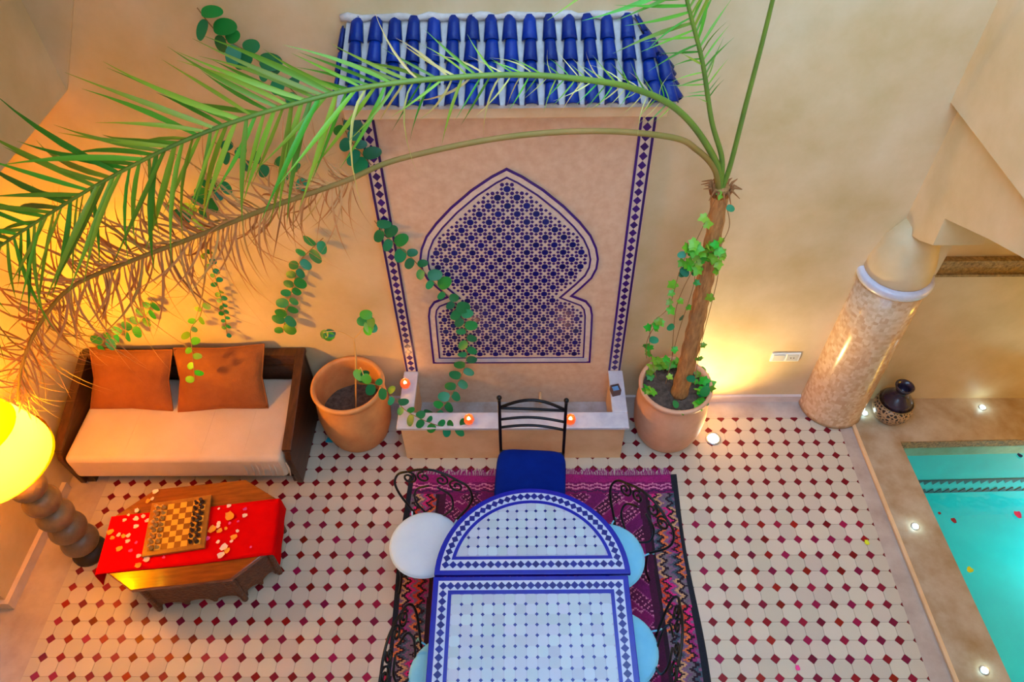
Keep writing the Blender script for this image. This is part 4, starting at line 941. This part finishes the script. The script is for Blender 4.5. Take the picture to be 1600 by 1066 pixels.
def frond(pxs, ys, r0, r1, meshes, mat, t0, t1, step, lfn, spread, droop_lo, vol=0.25, wfac=1.0, every=1, extra='leaf_dry', zone=None):
    """every=k: one leaflet in k is an object of its own, the finer rest is one stuff part"""
    P = [crown + Vector((0, 0, -0.06))] + [at_y(x, y, yy) for (x, y), yy in zip(pxs, ys)]; path = spline(P, 8); n = len(path)
    fo = MB().tube(path, [r0 + (r1 - r0) * (k / (n - 1)) for k in range(n)], 7).build('frond', mat, pm, True)
    ln = [0]; rest = MB(); c = 0
    for a, b_ in zip(path[:-1], path[1:]): ln.append(ln[-1] + (b_ - a).length)
    tot = ln[-1]; s = t0 * tot; sd = 1
    while s < t1 * tot:
        i = max(k for k in range(n) if ln[k] <= s); i = min(i, n - 2); q = (s - ln[i]) / max(1e-6, ln[i + 1] - ln[i]); pos = path[i].lerp(path[i + 1], q)
        T = (path[min(i + 2, n - 1)] - path[max(i - 1, 0)]).normalized(); V = Vector((0, -0.72, 0.69)); S = T.cross(V).normalized()
        if S.z < 0: S = -S
        sd = -sd; f_ = s / tot; l = lfn(f_) * rnd.uniform(0.75, 1.2)
        ang = rnd.uniform(*spread)
        d = T * math.cos(ang) + S * (math.sin(ang) * sd) + V * rnd.uniform(-vol, vol)
        if sd < 0: d = d + Vector((0, 0, -droop_lo))
        d.normalize(); nn = V + Vector((rnd.uniform(-.7, .7), rnd.uniform(-.5, .5), rnd.uniform(-.3, .6))); nn = (nn - d * nn.dot(d)).normalized(); sx = d.cross(nn)
        m_ = Matrix((sx * l * wfac, d * l, nn * l)).transposed().to_4x4(); m_.translation = pos
        me = rnd.choice(zone[1] if zone and f_ < zone[0] and rnd.random() < zone[2] else meshes); c += 1
        if c % every == 0: inst('leaflet', me, fo, (0, 0, 0), matrix=m_)
        else: add_mesh(rest, me, m_)
        s += step * rnd.uniform(0.75, 1.25)
    if rest.f: tag(rest.build('fine_leaflets', extra, fo, True), kind='stuff')
    return fo
lin = lambda a, b_, n: [a + (b_ - a) * k / (n - 1) for k in range(n)]
CREAM = [leaflet('leaflet', 'leaf_cream', d, 0.045, 0, c_, 6) for d, c_ in ((0.7, 0.3), (0.9, -0.3), (0.5, 0.5))]
frond([(1122, 262), (1090, 205), (1050, 165), (1000, 142), (940, 128), (800, 117), (600, 132), (450, 165), (300, 215), (150, 290), (0, 385), (-70, 440)], lin(3.43, 2.25, 12), 0.020, 0.005, GREEN, 'rachis', 0.20, 1.0, 0.0195, lambda f: 0.14 + 0.37 * min(1, max(0, (f - 0.38) / 0.22)) * (1 - 0.2 * max(0, (f - .8) / .2)), (0.42, 0.90), 0.35, 0.45, 0.90, zone=(0.55, CREAM, 0.4))
frond([(1117, 265), (1090, 235), (1050, 215), (930, 205), (780, 216), (620, 250), (540, 283), (420, 325), (300, 372), (200, 410), (110, 450), (60, 510), (35, 570), (28, 630)], lin(3.42, 2.62, 14), 0.018, 0.010, DRY, 'rachis_dry', 0.46, 1.0, 0.0075, lambda f: 0.25 + 0.27 * math.sin(PI * min(1, max(0, (f - .44) / .56))), (0.15, 1.35), 0.8, 0.6, every=5)
frond([(1128, 250), (1112, 190), (1098, 100), (1078, 20), (1058, -60), (1030, -130)], lin(3.43, 3.0, 6), 0.017, 0.005, GREEN, 'rachis', 0.40, 1.0, 0.020, lambda f: 0.10 + 0.30 * max(0, (f - 0.40) / 0.4), (0.6, 1.15), 0.1, 0.5)
frond([(1140, 262), (1165, 165), (1190, 70), (1212, -20), (1232, -110)], lin(3.44, 3.15, 5), 0.016, 0.008, GREEN, 'rachis', 0.88, 1.0, 0.05, lambda f: 0.3, (0.6, 1.0), 0.1)
# ivy climbing the trunk and filling the pot
iv = thing('climbing_ivy', 'bright green ivy climbing the palm trunk and filling its pot', 'ivy', (1.158, 3.50, 0.56))
for strand in ([(1040, 600), (1060, 520), (1085, 440), (1080, 400), (1100, 350), (1118, 310)], [(1085, 600), (1095, 540), (1120, 440), (1125, 390), (1140, 350), (1128, 300)], [(1025, 590), (1015, 540), (1020, 505), (1045, 480), (1060, 430), (1075, 390)], [(1050, 560), (1055, 490), (1068, 450), (1090, 410)], [(1010, 560), (1012, 530), (1030, 500)]):
    P = [at_y(x, y, 3.38 + rnd.uniform(-.02, .02)) for x, y in strand]; path = spline(P, 8); MB().tube(path, 0.0025, 5).build('stem', 'stem', iv, True)
    for a in path[2::2]:
        if rnd.random() < 0.42: continue
        place_leaf(IVY if rnd.random() < .7 else LV, iv, a, Vector((rnd.uniform(-1, 1), rnd.uniform(-.7, .2), rnd.uniform(-.8, .5))), Vector((rnd.uniform(-.4, .4), -0.75, 0.65)), rnd.uniform(0.045, 0.075))
for k in range(26):
    p = at_y(rnd.gauss(1100, 14), rnd.gauss(398, 10), 3.37); place_leaf(IVY, iv, p, Vector((rnd.uniform(-1, 1), rnd.uniform(-.7, .2), rnd.uniform(-.8, .5))), Vector((0, -0.75, 0.65)), rnd.uniform(0.05, 0.08))
for k in range(60):
    a = rnd.uniform(0, 2 * PI); r = 0.25 * math.sqrt(rnd.uniform(0.35, 1)); p = Vector((1.158 + r * math.cos(a), 3.535 + r * math.sin(a), 0.585 + rnd.uniform(0, .05)))
    if rnd.random() < (0.25 if a > 3.6 and a < 5.2 else 1): place_leaf(IVY if rnd.random() < .75 else LV, iv, p, Vector((math.cos(a) + rnd.uniform(-.8, .8), math.sin(a) + rnd.uniform(-.8, .8), rnd.uniform(-.1, .5))), Vector((rnd.uniform(-.4, .4), rnd.uniform(-.6, .1), 1)), rnd.uniform(0.055, 0.09))

# ================================================================== SMALL THINGS ON THE RIGHT
vx, vy = 3.03, 3.675
vs_ = thing('ceramic_vase', 'dark patterned ceramic vase with narrow neck standing behind the column', 'vase', (vx, vy, 0.012))
MB().lathe([(0.09, 0.0), (0.12, 0.02), (0.148, 0.08), (0.152, 0.14), (0.134, 0.20)], (vx, vy, 0.012), 32).build('body', 'vase_pattern', vs_, True)
MB().lathe([(0.134, 0.20), (0.105, 0.25), (0.07, 0.285), (0.054, 0.305), (0.052, 0.345), (0.07, 0.375), (0.074, 0.39), (0.06, 0.39), (0.04, 0.35), (0.04, 0.30)], (vx, vy, 0.012), 32).build('neck', 'vase_dark', vs_, True)
MB().tube([(vx + 0.136 * math.cos(2 * PI * k / 32), vy + 0.136 * math.sin(2 * PI * k / 32), 0.212) for k in range(32)], 0.005, 6, closed=True).build('band', 'frieze', vs_, True)
oz0, oz1 = 0.515, 0.612
ot = thing('wall_socket', 'white double wall socket low on the warm lit wall', 'socket', (2.08, W, oz0))
MB().box(1.965, 2.195, W - 0.012, W, oz0, oz1).build('plate', 'plastic_white', ot, bevel=0.004)
MB().box(1.98, 2.072, W - 0.018, W - 0.011, oz0 + 0.014, oz1 - 0.014).build('rocker', 'plastic_grey', ot, bevel=0.002)
MB().box(2.088, 2.18, W - 0.016, W - 0.011, oz0 + 0.014, oz1 - 0.014).build('outlet', 'plastic_grey', ot, bevel=0.002)
mb = MB()
for x in (2.122, 2.146): mb.box(x - 0.004, x + 0.004, W - 0.018, W - 0.015, oz0 + 0.044, oz0 + 0.052)
mb.build('hole', 'iron', ot)
up = thing('floor_uplight', 'bright recessed floor spotlight beside the palm pot', 'light', (1.54, 3.45, 0))
MB().lathe([(0.062, 0.002), (0.062, 0.012), (0.048, 0.014), (0.046, 0.006)], (1.54, 3.45, 0), 28).build('rim', 'light_rim', up, True)
MB().lathe([(0.001, 0.0075), (0.046, 0.0075)], (1.54, 3.45, 0), 24, cap=False).build('lens', 'uplight_lens', up)
lamp('uplight_beam', 'SPOT', (1.54, 3.45, 0.03), 80, (1, 0.72, 0.26), 0.04, aim=(1.60, 3.86, 0.75), spot=120, blend=0.9)
for (px, py, lab) in ((1351, 646, 'small glowing deck light at the foot of the mosaic column'), (1535, 637, 'small glowing deck light behind the pool to the right of the vase'), (1430, 823, 'small glowing deck light halfway along the pool side'), (1538, 1048, 'small glowing deck light nearest the camera by the pool')):
    p = at_z(px, py, 0.012); t = thing('deck_light', lab, 'light', tuple(p), group='deck lights around the pool')
    MB().lathe([(0.03, 0.0), (0.03, 0.004), (0.022, 0.006)], tuple(p), 20).build('rim', 'light_rim', t)
    MB().lathe([(0.001, 0.0065), (0.022, 0.0065)], tuple(p), 20, cap=False).build('lens', 'led', t)
    lamp('deck_light_glow', 'POINT', (p.x, p.y, 0.05), 0.25, (0.6, 0.95, 1), 0.02)
